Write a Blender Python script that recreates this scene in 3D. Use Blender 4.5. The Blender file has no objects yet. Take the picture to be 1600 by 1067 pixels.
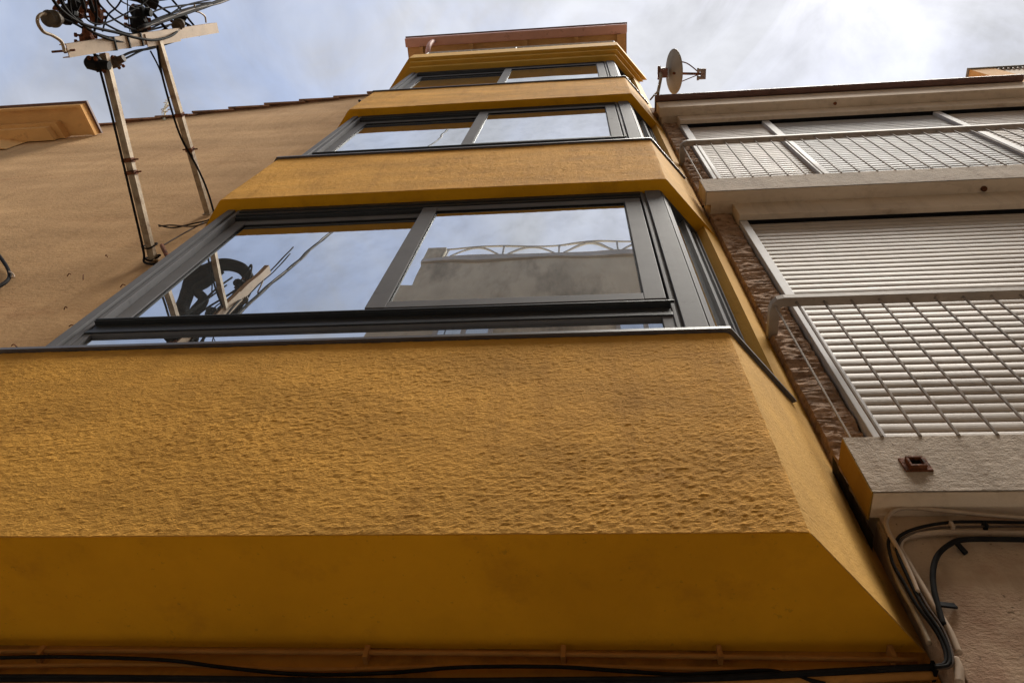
import bpy, bmesh, math, random
from mathutils import Vector, Matrix, noise
random.seed(7)
sc = bpy.context.scene
R = math.radians

# ------------------------------------------------------------ camera
CZ = 1.6                      # eye height above the street
F, YAW, PIT, ROL = 1228.87, -0.20741, 1.10642, 0.15741
fw = Vector((math.sin(YAW)*math.cos(PIT), math.cos(YAW)*math.cos(PIT), math.sin(PIT)))
rt0 = Vector((math.cos(YAW), -math.sin(YAW), 0)); up0 = rt0.cross(fw)
rt = rt0*math.cos(ROL) + up0*math.sin(ROL)
up = -rt0*math.sin(ROL) + up0*math.cos(ROL)
cd = bpy.data.cameras.new('camera'); cam = bpy.data.objects.new('camera', cd)
sc.collection.objects.link(cam); sc.camera = cam
cam.matrix_world = Matrix(((rt.x, up.x, -fw.x, 0), (rt.y, up.y, -fw.y, 0), (rt.z, up.z, -fw.z, CZ), (0, 0, 0, 1)))
cd.sensor_width = 36; cd.lens = F/1600*36; cd.clip_start = 0.05; cd.clip_end = 2000

# ------------------------------------------------------------ sky and sun
SUN = Vector((0.29, -0.145, 0.945)).normalized()
w = bpy.data.worlds.new('World'); sc.world = w; w.use_nodes = True
nt = w.node_tree; N = nt.nodes; L = nt.links; N.clear()
out = N.new('ShaderNodeOutputWorld'); bg = N.new('ShaderNodeBackground'); bg.inputs[1].default_value = 0.1
sky = N.new('ShaderNodeTexSky'); sky.sky_type = 'NISHITA'; sky.sun_disc = False
sky.sun_elevation = math.asin(SUN.z); sky.sun_rotation = math.atan2(SUN.x, SUN.y)
tc = N.new('ShaderNodeTexCoord')
mp = N.new('ShaderNodeMapping'); mp.inputs['Scale'].default_value = (1.0, 1.0, 1.6); mp.inputs['Location'].default_value = (3.1, 1.7, 0.4)
n1 = N.new('ShaderNodeTexNoise'); n1.inputs['Scale'].default_value = 4.2; n1.inputs['Detail'].default_value = 7; n1.inputs['Roughness'].default_value = 0.6; n1.inputs['Distortion'].default_value = 0.6
r1 = N.new('ShaderNodeMapRange'); r1.inputs[1].default_value = 0.36; r1.inputs[2].default_value = 0.60; r1.inputs[3].default_value = 0.6; r1.inputs[4].default_value = 1.0
dot = N.new('ShaderNodeVectorMath'); dot.operation = 'DOT_PRODUCT'; dot.inputs[1].default_value = SUN
g1 = N.new('ShaderNodeMapRange'); g1.interpolation_type = 'SMOOTHSTEP'
g1.inputs[1].default_value = 0.66; g1.inputs[2].default_value = 0.985; g1.inputs[3].default_value = 0.0; g1.inputs[4].default_value = 1.0
# cloud colour brightens towards the veiled sun
cr = N.new('ShaderNodeMix'); cr.data_type = 'RGBA'
CLD = 0.84
cr.inputs[6].default_value = (1.95*CLD, 2.08*CLD, 2.42*CLD, 1); cr.inputs[7].default_value = (3.05*CLD, 3.1*CLD, 3.3*CLD, 1)
mx = N.new('ShaderNodeMix'); mx.data_type = 'RGBA'
L.new(tc.outputs['Generated'], mp.inputs['Vector']); L.new(mp.outputs[0], n1.inputs['Vector']); L.new(n1.outputs[0], r1.inputs[0])
L.new(tc.outputs['Generated'], dot.inputs[0]); L.new(dot.outputs['Value'], g1.inputs[0])
L.new(g1.outputs[0], cr.inputs[0]); L.new(r1.outputs[0], mx.inputs[0]); L.new(sky.outputs[0], mx.inputs[6]); L.new(cr.outputs[2], mx.inputs[7])
g2 = N.new('ShaderNodeMapRange'); g2.interpolation_type = 'SMOOTHSTEP'
g2.inputs[1].default_value = 0.972; g2.inputs[2].default_value = 1.0; g2.inputs[3].default_value = 0.0; g2.inputs[4].default_value = 1.0
gl = N.new('ShaderNodeMix'); gl.data_type = 'RGBA'; gl.blend_type = 'ADD'; gl.clamp_result = False; gl.inputs[7].default_value = (1.6, 1.6, 1.6, 1)
n2 = N.new('ShaderNodeTexNoise'); n2.inputs['Scale'].default_value = 7.5; n2.inputs['Detail'].default_value = 6; n2.inputs['Roughness'].default_value = 0.55; n2.inputs['Distortion'].default_value = 0.4
r2 = N.new('ShaderNodeMapRange'); r2.inputs[1].default_value = 0.33; r2.inputs[2].default_value = 0.67; r2.inputs[3].default_value = 0.80; r2.inputs[4].default_value = 1.16
ml = N.new('ShaderNodeVectorMath'); ml.operation = 'SCALE'; L.new(mp.outputs[0], n2.inputs['Vector']); L.new(n2.outputs[0], r2.inputs[0]); L.new(r2.outputs[0], ml.inputs['Scale']); L.new(cr.outputs[2], ml.inputs[0])
for l_ in list(mx.inputs[7].links): L.remove(l_)
L.new(ml.outputs[0], mx.inputs[7])
L.new(dot.outputs['Value'], g2.inputs[0]); L.new(g2.outputs[0], gl.inputs[0]); L.new(mx.outputs[2], gl.inputs[6]); L.new(gl.outputs[2], bg.inputs[0]); L.new(bg.outputs[0], out.inputs[0])
sd = bpy.data.lights.new('sun', 'SUN'); sd.energy = 2.8; sd.angle = R(24); sd.color = (1, 0.95, 0.86)
so = bpy.data.objects.new('sun', sd); sc.collection.objects.link(so); so.rotation_euler = SUN.to_track_quat('Z', 'Y').to_euler()
sc.view_settings.view_transform = 'Standard'; sc.view_settings.look = 'None'
sc.view_settings.exposure = 1.62; sc.view_settings.gamma = 1

# ------------------------------------------------------------ helpers
def ray(u, v): return rt*((u-800)/F) + up*(-(v-533.5)/F) + fw
def aty(u, v, y): d = ray(u, v); k = y/d.y; return Vector((d.x*k, y, d.z*k + CZ))
def atz(u, v, z): d = ray(u, v); k = (z-CZ)/d.z; return Vector((d.x*k, d.y*k, z))

def mat(name, col, *a, streak=0.0, patch=0.0, **kw):
    m = mat0(name, col, *a, **kw)
    if streak or patch:
        t = m.node_tree; n = t.nodes; l = t.links; b = n['Principled BSDF']; src = b.inputs['Base Color'].links[0].from_socket
        c = n.new('ShaderNodeTexCoord')
        for amt, st, sc_, lo, hi in ((streak, (5, 5, 0.45), 3.0, 0.50, 0.74), (patch, (1, 1, 1), 1.1, 0.44, 0.62)):
            if not amt: continue
            mm = n.new('ShaderNodeMapping'); mm.inputs['Scale'].default_value = st; mm.inputs['Location'].default_value = (3.3, 1.1, 7.7); l.new(c.outputs['Object'], mm.inputs[0])
            z = n.new('ShaderNodeTexNoise'); z.inputs['Scale'].default_value = sc_; z.inputs['Detail'].default_value = 6; z.inputs['Roughness'].default_value = 0.62; l.new(mm.outputs[0], z.inputs['Vector'])
            r = n.new('ShaderNodeMapRange'); r.inputs[1].default_value = lo; r.inputs[2].default_value = hi; r.inputs[4].default_value = amt; l.new(z.outputs[0], r.inputs[0])
            k = n.new('ShaderNodeMix'); k.data_type = 'RGBA'; k.blend_type = 'MULTIPLY'; k.inputs[7].default_value = (0.42, 0.36, 0.30, 1)
            l.new(r.outputs[0], k.inputs[0]); l.new(src, k.inputs[6]); src = k.outputs[2]
        l.new(src, b.inputs['Base Color'])
    return m
def mat0(name, col, rough=0.85, var=0.12, vscale=3.0, bump=0.0, bscale=40.0, bstretch=(1, 1, 1), spec=0.3, metal=0.0,
        dark=None, dscale=6.0, dlo=0.58, dhi=0.75, bdist=0.01, speck=0.0, detail=8, hue2=None, vstretch=(1, 1, 1)):
    m = bpy.data.materials.new(name); m.use_nodes = True; t = m.node_tree; n = t.nodes; l = t.links
    b = n['Principled BSDF']; b.inputs['Roughness'].default_value = rough; b.inputs['Metallic'].default_value = metal
    b.inputs['Specular IOR Level'].default_value = spec if spec != 0.3 else 0.08
    c = n.new('ShaderNodeTexCoord')
    vm = n.new('ShaderNodeMapping'); vm.inputs['Scale'].default_value = vstretch; l.new(c.outputs['Object'], vm.inputs[0])
    x = n.new('ShaderNodeTexNoise'); x.inputs['Scale'].default_value = vscale; x.inputs['Detail'].default_value = detail
    x.inputs['Roughness'].default_value = 0.6
    l.new(vm.outputs[0], x.inputs['Vector'])
    mr = n.new('ShaderNodeMapRange'); mr.inputs[1].default_value = 0.32; mr.inputs[2].default_value = 0.68
    l.new(x.outputs[0], mr.inputs[0])
    k = n.new('ShaderNodeMix'); k.data_type = 'RGBA'
    c2 = hue2 or col
    k.inputs[6].default_value = (*[q*(1-var) for q in c2], 1); k.inputs[7].default_value = (*[min(1, q*(1+var)) for q in col], 1)
    l.new(mr.outputs[0], k.inputs[0]); last = k.outputs[2]
    if dark:
        y = n.new('ShaderNodeTexNoise'); y.inputs['Scale'].default_value = dscale; y.inputs['Detail'].default_value = 10; y.inputs['Roughness'].default_value = 0.7
        l.new(vm.outputs[0], y.inputs['Vector'])
        r = n.new('ShaderNodeMapRange'); r.inputs[1].default_value = dlo; r.inputs[2].default_value = dhi; l.new(y.outputs[0], r.inputs[0])
        k2 = n.new('ShaderNodeMix'); k2.data_type = 'RGBA'; k2.inputs[7].default_value = (*dark, 1)
        l.new(r.outputs[0], k2.inputs[0]); l.new(last, k2.inputs[6]); last = k2.outputs[2]
    if speck:
        y = n.new('ShaderNodeTexNoise'); y.inputs['Scale'].default_value = 75; y.inputs['Detail'].default_value = 3
        l.new(c.outputs['Object'], y.inputs['Vector'])
        y2 = n.new('ShaderNodeTexNoise'); y2.inputs['Scale'].default_value = 9; y2.inputs['Detail'].default_value = 2; l.new(c.outputs['Object'], y2.inputs['Vector'])
        ad = n.new('ShaderNodeMath'); ad.operation = 'MULTIPLY_ADD'; ad.inputs[1].default_value = 0.35; l.new(y2.outputs[0], ad.inputs[0]); l.new(y.outputs[0], ad.inputs[2])
        r = n.new('ShaderNodeMapRange'); r.inputs[1].default_value = 0.86; r.inputs[2].default_value = 0.93; r.inputs[4].default_value = speck; l.new(ad.outputs[0], r.inputs[0])
        k2 = n.new('ShaderNodeMix'); k2.data_type = 'RGBA'; k2.inputs[7].default_value = (0.06, 0.04, 0.02, 1)
        l.new(r.outputs[0], k2.inputs[0]); l.new(last, k2.inputs[6]); last = k2.outputs[2]
    l.new(last, b.inputs['Base Color'])
    if bump:
        mm = n.new('ShaderNodeMapping'); mm.inputs['Scale'].default_value = bstretch; l.new(c.outputs['Object'], mm.inputs[0])
        z = n.new('ShaderNodeTexNoise'); z.inputs['Scale'].default_value = bscale; z.inputs['Detail'].default_value = 9; z.inputs['Roughness'].default_value = 0.62
        l.new(mm.outputs[0], z.inputs['Vector'])
        bp = n.new('ShaderNodeBump'); bp.inputs['Strength'].default_value = bump; bp.inputs['Distance'].default_value = bdist
        l.new(z.outputs[0], bp.inputs['Height']); l.new(bp.outputs[0], b.inputs['Normal'])
    return m

def c0_(n, l):
    c = n.new('ShaderNodeTexCoord'); mm = n.new('ShaderNodeMapping'); mm.inputs['Scale'].default_value = (1, 1, 0.5); l.new(c.outputs['Object'], mm.inputs[0]); return mm.outputs[0]
def glass_mat(name, dark=(0.085, 0.088, 0.09), ior=2.4, coat=0.6):
    m = bpy.data.materials.new(name); m.use_nodes = True; t = m.node_tree; n = t.nodes; l = t.links; n.clear()
    o = n.new('ShaderNodeOutputMaterial'); d = n.new('ShaderNodeBsdfDiffuse'); d.inputs[0].default_value = (*dark, 1)
    g = n.new('ShaderNodeBsdfGlossy'); g.inputs['Roughness'].default_value = 0.004; g.inputs[0].default_value = (0.91, 0.94, 0.97, 1)
    f = n.new('ShaderNodeFresnel'); f.inputs[0].default_value = ior
    c = n.new('ShaderNodeTexCoord'); x = n.new('ShaderNodeTexNoise'); x.inputs['Scale'].default_value = 2.3; x.inputs['Detail'].default_value = 1
    l.new(c.outputs['Object'], x.inputs['Vector'])
    bp = n.new('ShaderNodeBump'); bp.inputs['Strength'].default_value = 0.10; bp.inputs['Distance'].default_value = 0.01
    l.new(x.outputs[0], bp.inputs['Height']); l.new(bp.outputs[0], g.inputs['Normal'])
    k = n.new('ShaderNodeMixShader'); fm_ = n.new('ShaderNodeMapRange'); fm_.inputs[1].default_value = 0.15; fm_.inputs[2].default_value = 0.75; fm_.inputs[3].default_value = coat; fm_.inputs[4].default_value = 0.92; l.new(f.outputs[0], fm_.inputs[0]); 
    dn = n.new('ShaderNodeTexNoise'); dn.inputs['Scale'].default_value = 9; dn.inputs['Detail'].default_value = 8; dn.inputs['Roughness'].default_value = 0.7; l.new(c0_(n, l), dn.inputs['Vector'])
    dm = n.new('ShaderNodeMapRange'); dm.inputs[1].default_value = 0.45; dm.inputs[2].default_value = 0.75; dm.inputs[3].default_value = 1.0; dm.inputs[4].default_value = 0.84; l.new(dn.outputs[0], dm.inputs[0])
    mu = n.new('ShaderNodeMath'); mu.operation = 'MULTIPLY'; l.new(fm_.outputs[0], mu.inputs[0]); l.new(dm.outputs[0], mu.inputs[1]); l.new(mu.outputs[0], k.inputs[0]); l.new(d.outputs[0], k.inputs[1]); l.new(g.outputs[0], k.inputs[2]); l.new(k.outputs[0], o.inputs[0])
    return m

YEL = (0.63, 0.325, 0.062)
M = {
 'yellow_rough': mat('yellow_rough', YEL, 0.9, 0.16, 5.0, 0.6, 170, (0.7, 1, 1.5), dark=(0.30, 0.14, 0.035), dscale=7, dlo=0.60, dhi=0.82, bdist=0.010, speck=0.35, vstretch=(0.5, 1, 1.3), streak=0.28, patch=0.14),
 'yellow_fine': mat('yellow_fine', (0.56, 0.32, 0.08), 0.9, 0.12, 6.0, 0.5, 110, dark=(0.30, 0.15, 0.04), dscale=12, dlo=0.66, dhi=0.85, bdist=0.006, speck=0.6, streak=0.2, patch=0.15),
 'yellow_smooth': mat('yellow_smooth', (0.66, 0.31, 0.012), 0.8, 0.10, 2.2, 0.4, 70, dark=(0.42, 0.18, 0.015), dscale=4, dlo=0.55, dhi=0.85, bdist=0.004, speck=0.25, patch=0.25),
 'yellow_band': mat('yellow_band', (0.53, 0.29, 0.045), 0.8, 0.10, 3, 0.3, 60, dark=(0.33, 0.16, 0.04), dscale=8, dlo=0.6, dhi=0.85, bdist=0.005),
 'yellow_shaded': mat('yellow_shaded_tone', (0.30, 0.17, 0.03), 0.9, 0.15, 6, 0.3, 40, dark=(0.12, 0.08, 0.03), dscale=9, bdist=0.005),  # yellow slab end paint, with its shade darkened into the colour
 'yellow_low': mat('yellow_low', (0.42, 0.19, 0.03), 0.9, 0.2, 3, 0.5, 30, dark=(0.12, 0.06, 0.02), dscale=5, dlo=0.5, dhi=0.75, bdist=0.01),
 'beige': mat('beige', (0.49, 0.30, 0.145), 0.92, 0.12, 1.3, 0.4, 42, (0.8, 1, 1.0), dark=(0.36, 0.19, 0.085), dscale=2.0, dlo=0.55, dhi=0.8, bdist=0.014, vstretch=(0.45, 1, 1.2), speck=0.3, streak=0.22, patch=0.22),
 'orange_plaster': mat('orange_plaster', (0.66, 0.37, 0.14), 0.9, 0.12, 3, 0.3, 40, dark=(0.3, 0.15, 0.06), dscale=3, bdist=0.01),
 'frame': mat('frame_metal', (0.155, 0.155, 0.163), 0.6, 0.08, 8, 0.05, 200, spec=0.035, metal=0.0, dark=(0.06, 0.06, 0.06), dscale=10, dlo=0.6, dhi=0.85),
 'frame_dark': mat('frame_dark', (0.035, 0.037, 0.04), 0.5, 0.1, 8, spec=0.2),
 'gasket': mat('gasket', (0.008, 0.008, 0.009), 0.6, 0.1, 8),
 'sill': mat('sill_metal', (0.07, 0.062, 0.062), 0.4, 0.15, 8, spec=0.5, dark=(0.12, 0.08, 0.06), dscale=18),
 'glass': glass_mat('window_glass'),
 'glass_far': glass_mat('far_glass', (0.05, 0.07, 0.1)),
 'rail': mat('rail_paint', (0.31, 0.26, 0.22), 0.6, 0.15, 9, 0.2, 60, dark=(0.16, 0.09, 0.06), dscale=22, dlo=0.6, dhi=0.72, spec=0.06, bdist=0.003),
 'bar': mat('bar_paint', (0.26, 0.22, 0.19), 0.6, 0.2, 12, spec=0.05, dark=(0.14, 0.08, 0.05), dscale=30, dlo=0.6, dhi=0.72),
 'shutter': mat('shutter_slats', (0.47, 0.41, 0.36), 0.55, 0.09, 1.5, 0.08, 50, spec=0.1, streak=0.3, dark=(0.34, 0.28, 0.24), dscale=2.5, dlo=0.5, dhi=0.8, vstretch=(1, 1, 5)),
 'shutter_blue': mat('shutter_slats_glossy', (0.36, 0.355, 0.365), 0.55, 0.09, 1.5, spec=0.06, dark=(0.38, 0.38, 0.41), dscale=2.5, vstretch=(1, 1, 5)),
 'jamb': mat('white_jamb', (0.50, 0.49, 0.50), 0.6, 0.08, 6, dark=(0.4, 0.36, 0.33), dscale=9, dlo=0.62, dhi=0.85),
 'cream': mat('cream_render', (0.66, 0.54, 0.42), 0.85, 0.1, 3, 0.3, 50, dark=(0.27, 0.18, 0.12), dscale=5, dlo=0.56, dhi=0.8, bdist=0.005, vstretch=(0.4, 1, 1), streak=0.3, patch=0.2),
 'slab': mat('slab_render', (0.41, 0.34, 0.275), 0.92, 0.15, 4, 0.7, 160, dark=(0.17, 0.11, 0.08), dscale=6, dlo=0.56, dhi=0.8, bdist=0.005, speck=0.6, streak=0.45, patch=0.3),
 'stone': mat('brown_stone', (0.36, 0.24, 0.165), 0.95, 0.35, 14, 0.5, 70, (0.6, 1, 1.6), dark=(0.13, 0.07, 0.04), dscale=22, dlo=0.5, dhi=0.7, bdist=0.01),
 'rosy': mat('rosy_render', (0.50, 0.37, 0.265), 0.92, 0.16, 2.2, 0.6, 70, (1, 1, 1.6), dark=(0.33, 0.19, 0.13), dscale=3, dlo=0.5, dhi=0.75, bdist=0.008, speck=0.6, streak=0.3, patch=0.3),
 'gutter': mat('brown_gutter', (0.15, 0.085, 0.07), 0.55, 0.15, 6, dark=(0.07, 0.04, 0.03), dscale=9),
 'pink_eave': mat('pink_brown_paint', (0.50, 0.28, 0.23), 0.6, 0.1, 4, dark=(0.2, 0.1, 0.08), dscale=7),
 'tile': mat('roof_tile', (0.36, 0.20, 0.12), 0.9, 0.3, 5, 0.5, 40, dark=(0.12, 0.09, 0.07), dscale=8, dlo=0.5, dhi=0.7),
 'galv': mat('weathered_steel', (0.34, 0.27, 0.19), 0.6, 0.2, 9, 0.3, 60, dark=(0.15, 0.085, 0.045), dscale=10, dlo=0.48, dhi=0.68, metal=0.2, bdist=0.004),
 'channel': mat('tan_channel_steel', (0.46, 0.345, 0.24), 0.6, 0.13, 9, 0.2, 60, dark=(0.2, 0.11, 0.06), dscale=12, dlo=0.58, dhi=0.75, bdist=0.004),
 'rust': mat('rusty_iron', (0.16, 0.06, 0.03), 0.85, 0.3, 30, 0.6, 80, dark=(0.05, 0.025, 0.015), dscale=40, dlo=0.5, dhi=0.6),
 'cable': mat('black_cable', (0.016, 0.015, 0.015), 0.75, 0.3, 20, spec=0.03),
 'cable_brown': mat('brown_cable', (0.085, 0.06, 0.045), 0.6, 0.2, 20),
 'cable_light': mat('painted_cable', (0.42, 0.32, 0.24), 0.6, 0.12, 15, dark=(0.2, 0.13, 0.09), dscale=20),
 'cable_yellow': mat('yellow_painted_conduit', (0.40, 0.19, 0.05), 0.7, 0.15, 15, dark=(0.15, 0.08, 0.03), dscale=15),
 'porcelain': mat('brown_insulator', (0.10, 0.08, 0.06), 0.6, 0.3, 25, spec=0.05),
 'dish': mat('dish_paint', (0.30, 0.26, 0.21), 0.6, 0.12, 8, dark=(0.22, 0.17, 0.12), dscale=12),
 'opp': mat('opposite_render', (0.62, 0.55, 0.42), 0.9, 0.12, 2, 0.4, 20, dark=(0.17, 0.15, 0.12), dscale=1.2, dlo=0.5, dhi=0.75, vstretch=(1, 1, 0.3)),
 'opp_trim': mat('opposite_trim', (0.5, 0.48, 0.45), 0.8, 0.1, 2),
 'asphalt': mat('asphalt', (0.17, 0.16, 0.15), 0.9, 0.25, 30, 0.4, 150, bdist=0.004),
 'paving': mat('paving', (0.42, 0.39, 0.34), 0.9, 0.15, 4, 0.3, 60, bdist=0.004),
 'grey_roof': mat('grey_roof', (0.22, 0.21, 0.19), 0.8, 0.2, 8, dark=(0.1, 0.09, 0.08), dscale=14),
 'wood': mat('wood_soffit', (0.46, 0.27, 0.12), 0.8, 0.15, 8, dark=(0.25, 0.13, 0.06), dscale=10, vstretch=(1, 6, 1)),
 'weed': mat('dry_stem', (0.45, 0.40, 0.28), 0.9, 0.1, 8),
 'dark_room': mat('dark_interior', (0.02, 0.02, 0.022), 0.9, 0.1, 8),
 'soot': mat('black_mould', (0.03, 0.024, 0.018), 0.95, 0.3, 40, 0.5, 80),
}

def link(name, bm, m, parent=None, smooth=False):
    me = bpy.data.meshes.new(name)
    bmesh.ops.recalc_face_normals(bm, faces=bm.faces)
    if smooth:
        for f in bm.faces: f.smooth = True
    bm.to_mesh(me); bm.free(); me.materials.append(M[m])
    o = bpy.data.objects.new(name, me); sc.collection.objects.link(o)
    if parent: o.parent = parent
    return o
def empty(name, loc, label, cat, group=None):
    o = bpy.data.objects.new(name, None); sc.collection.objects.link(o); o.location = loc
    o.empty_display_size = 0.2
    o['label'] = label; o['category'] = cat
    if group: o['group'] = group
    bpy.context.view_layer.update()
    return o
ROOTS = {}
def part(name, bm, m, parent, smooth=False, label=None):
    """mesh built in world coordinates, parented without moving"""
    o = link(name, bm, m, None, smooth)
    o.parent = parent
    # accumulate the parent's world translation (only translations are used on roots)
    off = Vector((0, 0, 0)); p = parent
    while p: off += p.location; p = p.parent
    o.location = -off
    # child location is relative to its own parent
    if parent.parent is not None: o.location = -off
    if label: o['label'] = label
    return o
def tag(o, label, cat, group=None, kind=None):
    if label: o['label'] = label
    if cat: o['category'] = cat
    if group: o['group'] = group
    if kind: o['kind'] = kind
    return o

def box(bm, x0, x1, y0, y1, z0, z1, bev=0.0):
    vs = [bm.verts.new((x, y, z)) for x in (x0, x1) for y in (y0, y1) for z in (z0, z1)]
    fs = [(0, 1, 3, 2), (4, 6, 7, 5), (0, 4, 5, 1), (2, 3, 7, 6), (0, 2, 6, 4), (1, 5, 7, 3)]
    fc = [bm.faces.new([vs[i] for i in f]) for f in fs]
    if bev:
        es = set(e for f in fc for e in f.edges)
        bmesh.ops.bevel(bm, geom=list(es), offset=bev, segments=2, affect='EDGES', profile=0.6)
def obox(bm, P, d, n, s0, s1, n0, n1, z0, z1, bev=0.0):
    """box in a wall frame: P origin (x,y), d along, n outward"""
    b2 = bmesh.new(); box(b2, s0, s1, n0, n1, z0, z1, bev)
    for v in b2.verts:
        s, q, z = v.co; v.co = (P[0]+d[0]*s+n[0]*q, P[1]+d[1]*s+n[1]*q, z)
    me = bpy.data.meshes.new('t'); b2.to_mesh(me); b2.free(); bm.from_mesh(me); bpy.data.meshes.remove(me)
def prism(bm, poly, z0, z1):
    a = [bm.verts.new((x, y, z0)) for x, y in poly]; b = [bm.verts.new((x, y, z1)) for x, y in poly]
    n = len(poly)
    bm.faces.new(a[::-1]); bm.faces.new(b)
    for i in range(n): bm.faces.new((a[i], a[(i+1) % n], b[(i+1) % n], b[i]))
def catmull(pts, k=6, closed=False):
    P = [Vector(p) for p in pts]; o = []
    if len(P) < 3: return P
    for i in range(len(P)-1):
        p0 = P[max(i-1, 0)]; p1 = P[i]; p2 = P[i+1]; p3 = P[min(i+2, len(P)-1)]
        for j in range(k):
            t = j/k
            o.append(0.5*((2*p1)+(-p0+p2)*t+(2*p0-5*p1+4*p2-p3)*t*t+(-p0+3*p1-3*p2+p3)*t**3))
    o.append(P[-1]); return o
def tube(bm, pts, r, n=8, k=6, smooth=True):
    P = catmull(pts, k) if smooth else [Vector(p) for p in pts]
    rings = []; prev = None
    for i, p in enumerate(P):
        t = (P[min(i+1, len(P)-1)]-P[max(i-1, 0)])
        if t.length < 1e-9: t = Vector((0, 0, 1))
        t.normalize()
        if prev is None: a = t.orthogonal().normalized()
        else:
            a = prev - t*prev.dot(t)
            a = a.normalized() if a.length > 1e-6 else t.orthogonal().normalized()
        prev = a; b = t.cross(a)
        rr = r(i/(len(P)-1)) if callable(r) else r
        rings.append([bm.verts.new(p+(a*math.cos(2*math.pi*j/n)+b*math.sin(2*math.pi*j/n))*rr) for j in range(n)])
    for i in range(len(rings)-1):
        for j in range(n): bm.faces.new((rings[i][j], rings[i][(j+1) % n], rings[i+1][(j+1) % n], rings[i+1][j]))
    bm.faces.new(rings[0][::-1]); bm.faces.new(rings[-1])
def lathe(bm, c, ax, prof, n=18):
    """prof = [(dist along axis, radius)]"""
    ax = Vector(ax).normalized(); a = ax.orthogonal().normalized(); b = ax.cross(a); c = Vector(c); rings = []
    for h, r in prof: rings.append([bm.verts.new(c+ax*h+(a*math.cos(2*math.pi*j/n)+b*math.sin(2*math.pi*j/n))*max(r, 1e-4)) for j in range(n)])
    for i in range(len(rings)-1):
        for j in range(n): bm.faces.new((rings[i][j], rings[i][(j+1) % n], rings[i+1][(j+1) % n], rings[i+1][j]))
    bm.faces.new(rings[0][::-1]); bm.faces.new(rings[-1])
def grid(bm, fn, nu, nv):
    V = [[bm.verts.new(fn(i/nu, j/nv)) for j in range(nv+1)] for i in range(nu+1)]
    for i in range(nu):
        for j in range(nv): bm.faces.new((V[i][j], V[i+1][j], V[i+1][j+1], V[i][j+1]))
def fbm(x, y, z, o=4): return noise.fractal(Vector((x, y, z)), 1.0, 2.1, o)

# ------------------------------------------------------------ key dimensions (metres)
Y1, Y0 = 1.131, 1.480                      # bay front, building wall
XR, XL = 0.4625, -2.048                    # bay front corners
XB, YB = 0.6738, 1.4073                    # where the chamfer opening ends
XC = 0.7524
ZB = [1.354+CZ, 4.254+CZ, 7.126+CZ, 9.985+CZ]   # underside of each parapet band, last one the cornice
HP = 0.9727
CX = XC-XR
chf = Vector((XC-XR, Y0-Y1)).normalized()         # right chamfer direction
chn = Vector((chf.y, -chf.x))                      # outward normal
OFF = 0.062
mit = OFF*math.tan(math.atan2(chf.y, chf.x)/2)
XRo, XLo, Y1o = XR-mit, XL+mit, Y1+OFF             # offset (window) polygon

# ------------------------------------------------------------ ground
bm = bmesh.new(); box(bm, -300, 300, -300, 300, -0.5, 0.0); tag(link('road', bm, 'asphalt'), None, None, kind='structure')
bm = bmesh.new(); box(bm, -40, 40, 0.75, 1.55, 0.004, 0.13, 0.01); tag(link('pavement', bm, 'paving'), None, None, kind='structure')
bm = bmesh.new(); box(bm, -40, 40, -2.2, -1.35, 0.004, 0.13, 0.01); tag(link('pavement', bm, 'paving'), None, None, kind='structure')

# ------------------------------------------------------------ yellow building with the bay
yb = empty('yellow_building', (0, Y0, 0), 'ochre yellow rendered building with a four storey glazed bay over the street', 'building')
bm = bmesh.new()
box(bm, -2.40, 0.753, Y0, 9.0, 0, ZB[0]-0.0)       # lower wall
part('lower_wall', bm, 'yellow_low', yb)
bm = bmesh.new(); box(bm, -2.34, 0.753, Y0+0.001, 9.0, ZB[0], 13.55); part('wall', bm, 'yellow_fine', yb)

def path(s, off=0.0):
    """perimeter point of the bay (plan) for s in metres starting at the left wall end; returns x,y,nx,ny"""
    a = (XL-CX, Y0); b = (XL, Y1); c = (XR, Y1); d = (XC, Y0)
    l1 = math.hypot(b[0]-a[0], b[1]-a[1]); l2 = c[0]-b[0]
    if s < l1: k = s/l1; x, y = a[0]+(b[0]-a[0])*k, a[1]+(b[1]-a[1])*k; n = (-chn.x, chn.y)
    elif s < l1+l2: k = (s-l1); x, y = b[0]+k, Y1; n = (0, -1)
    else: k = (s-l1-l2)/l1; x, y = c[0]+(d[0]-c[0])*k, c[1]+(d[1]-c[1])*k; n = (chn.x, chn.y)
    # blend the normal round corners
    for s0, m in ((l1, (-chn.x, chn.y)), (l1+l2, (chn.x, chn.y))):
        if abs(s-s0) < 0.004: n = (m[0]*0.5, (m[1]-1)*0.5)
    return x, y, n[0], n[1]
LC = math.hypot(CX, Y0-Y1); LF = XR-XL; LT = 2*LC+LF
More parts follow.
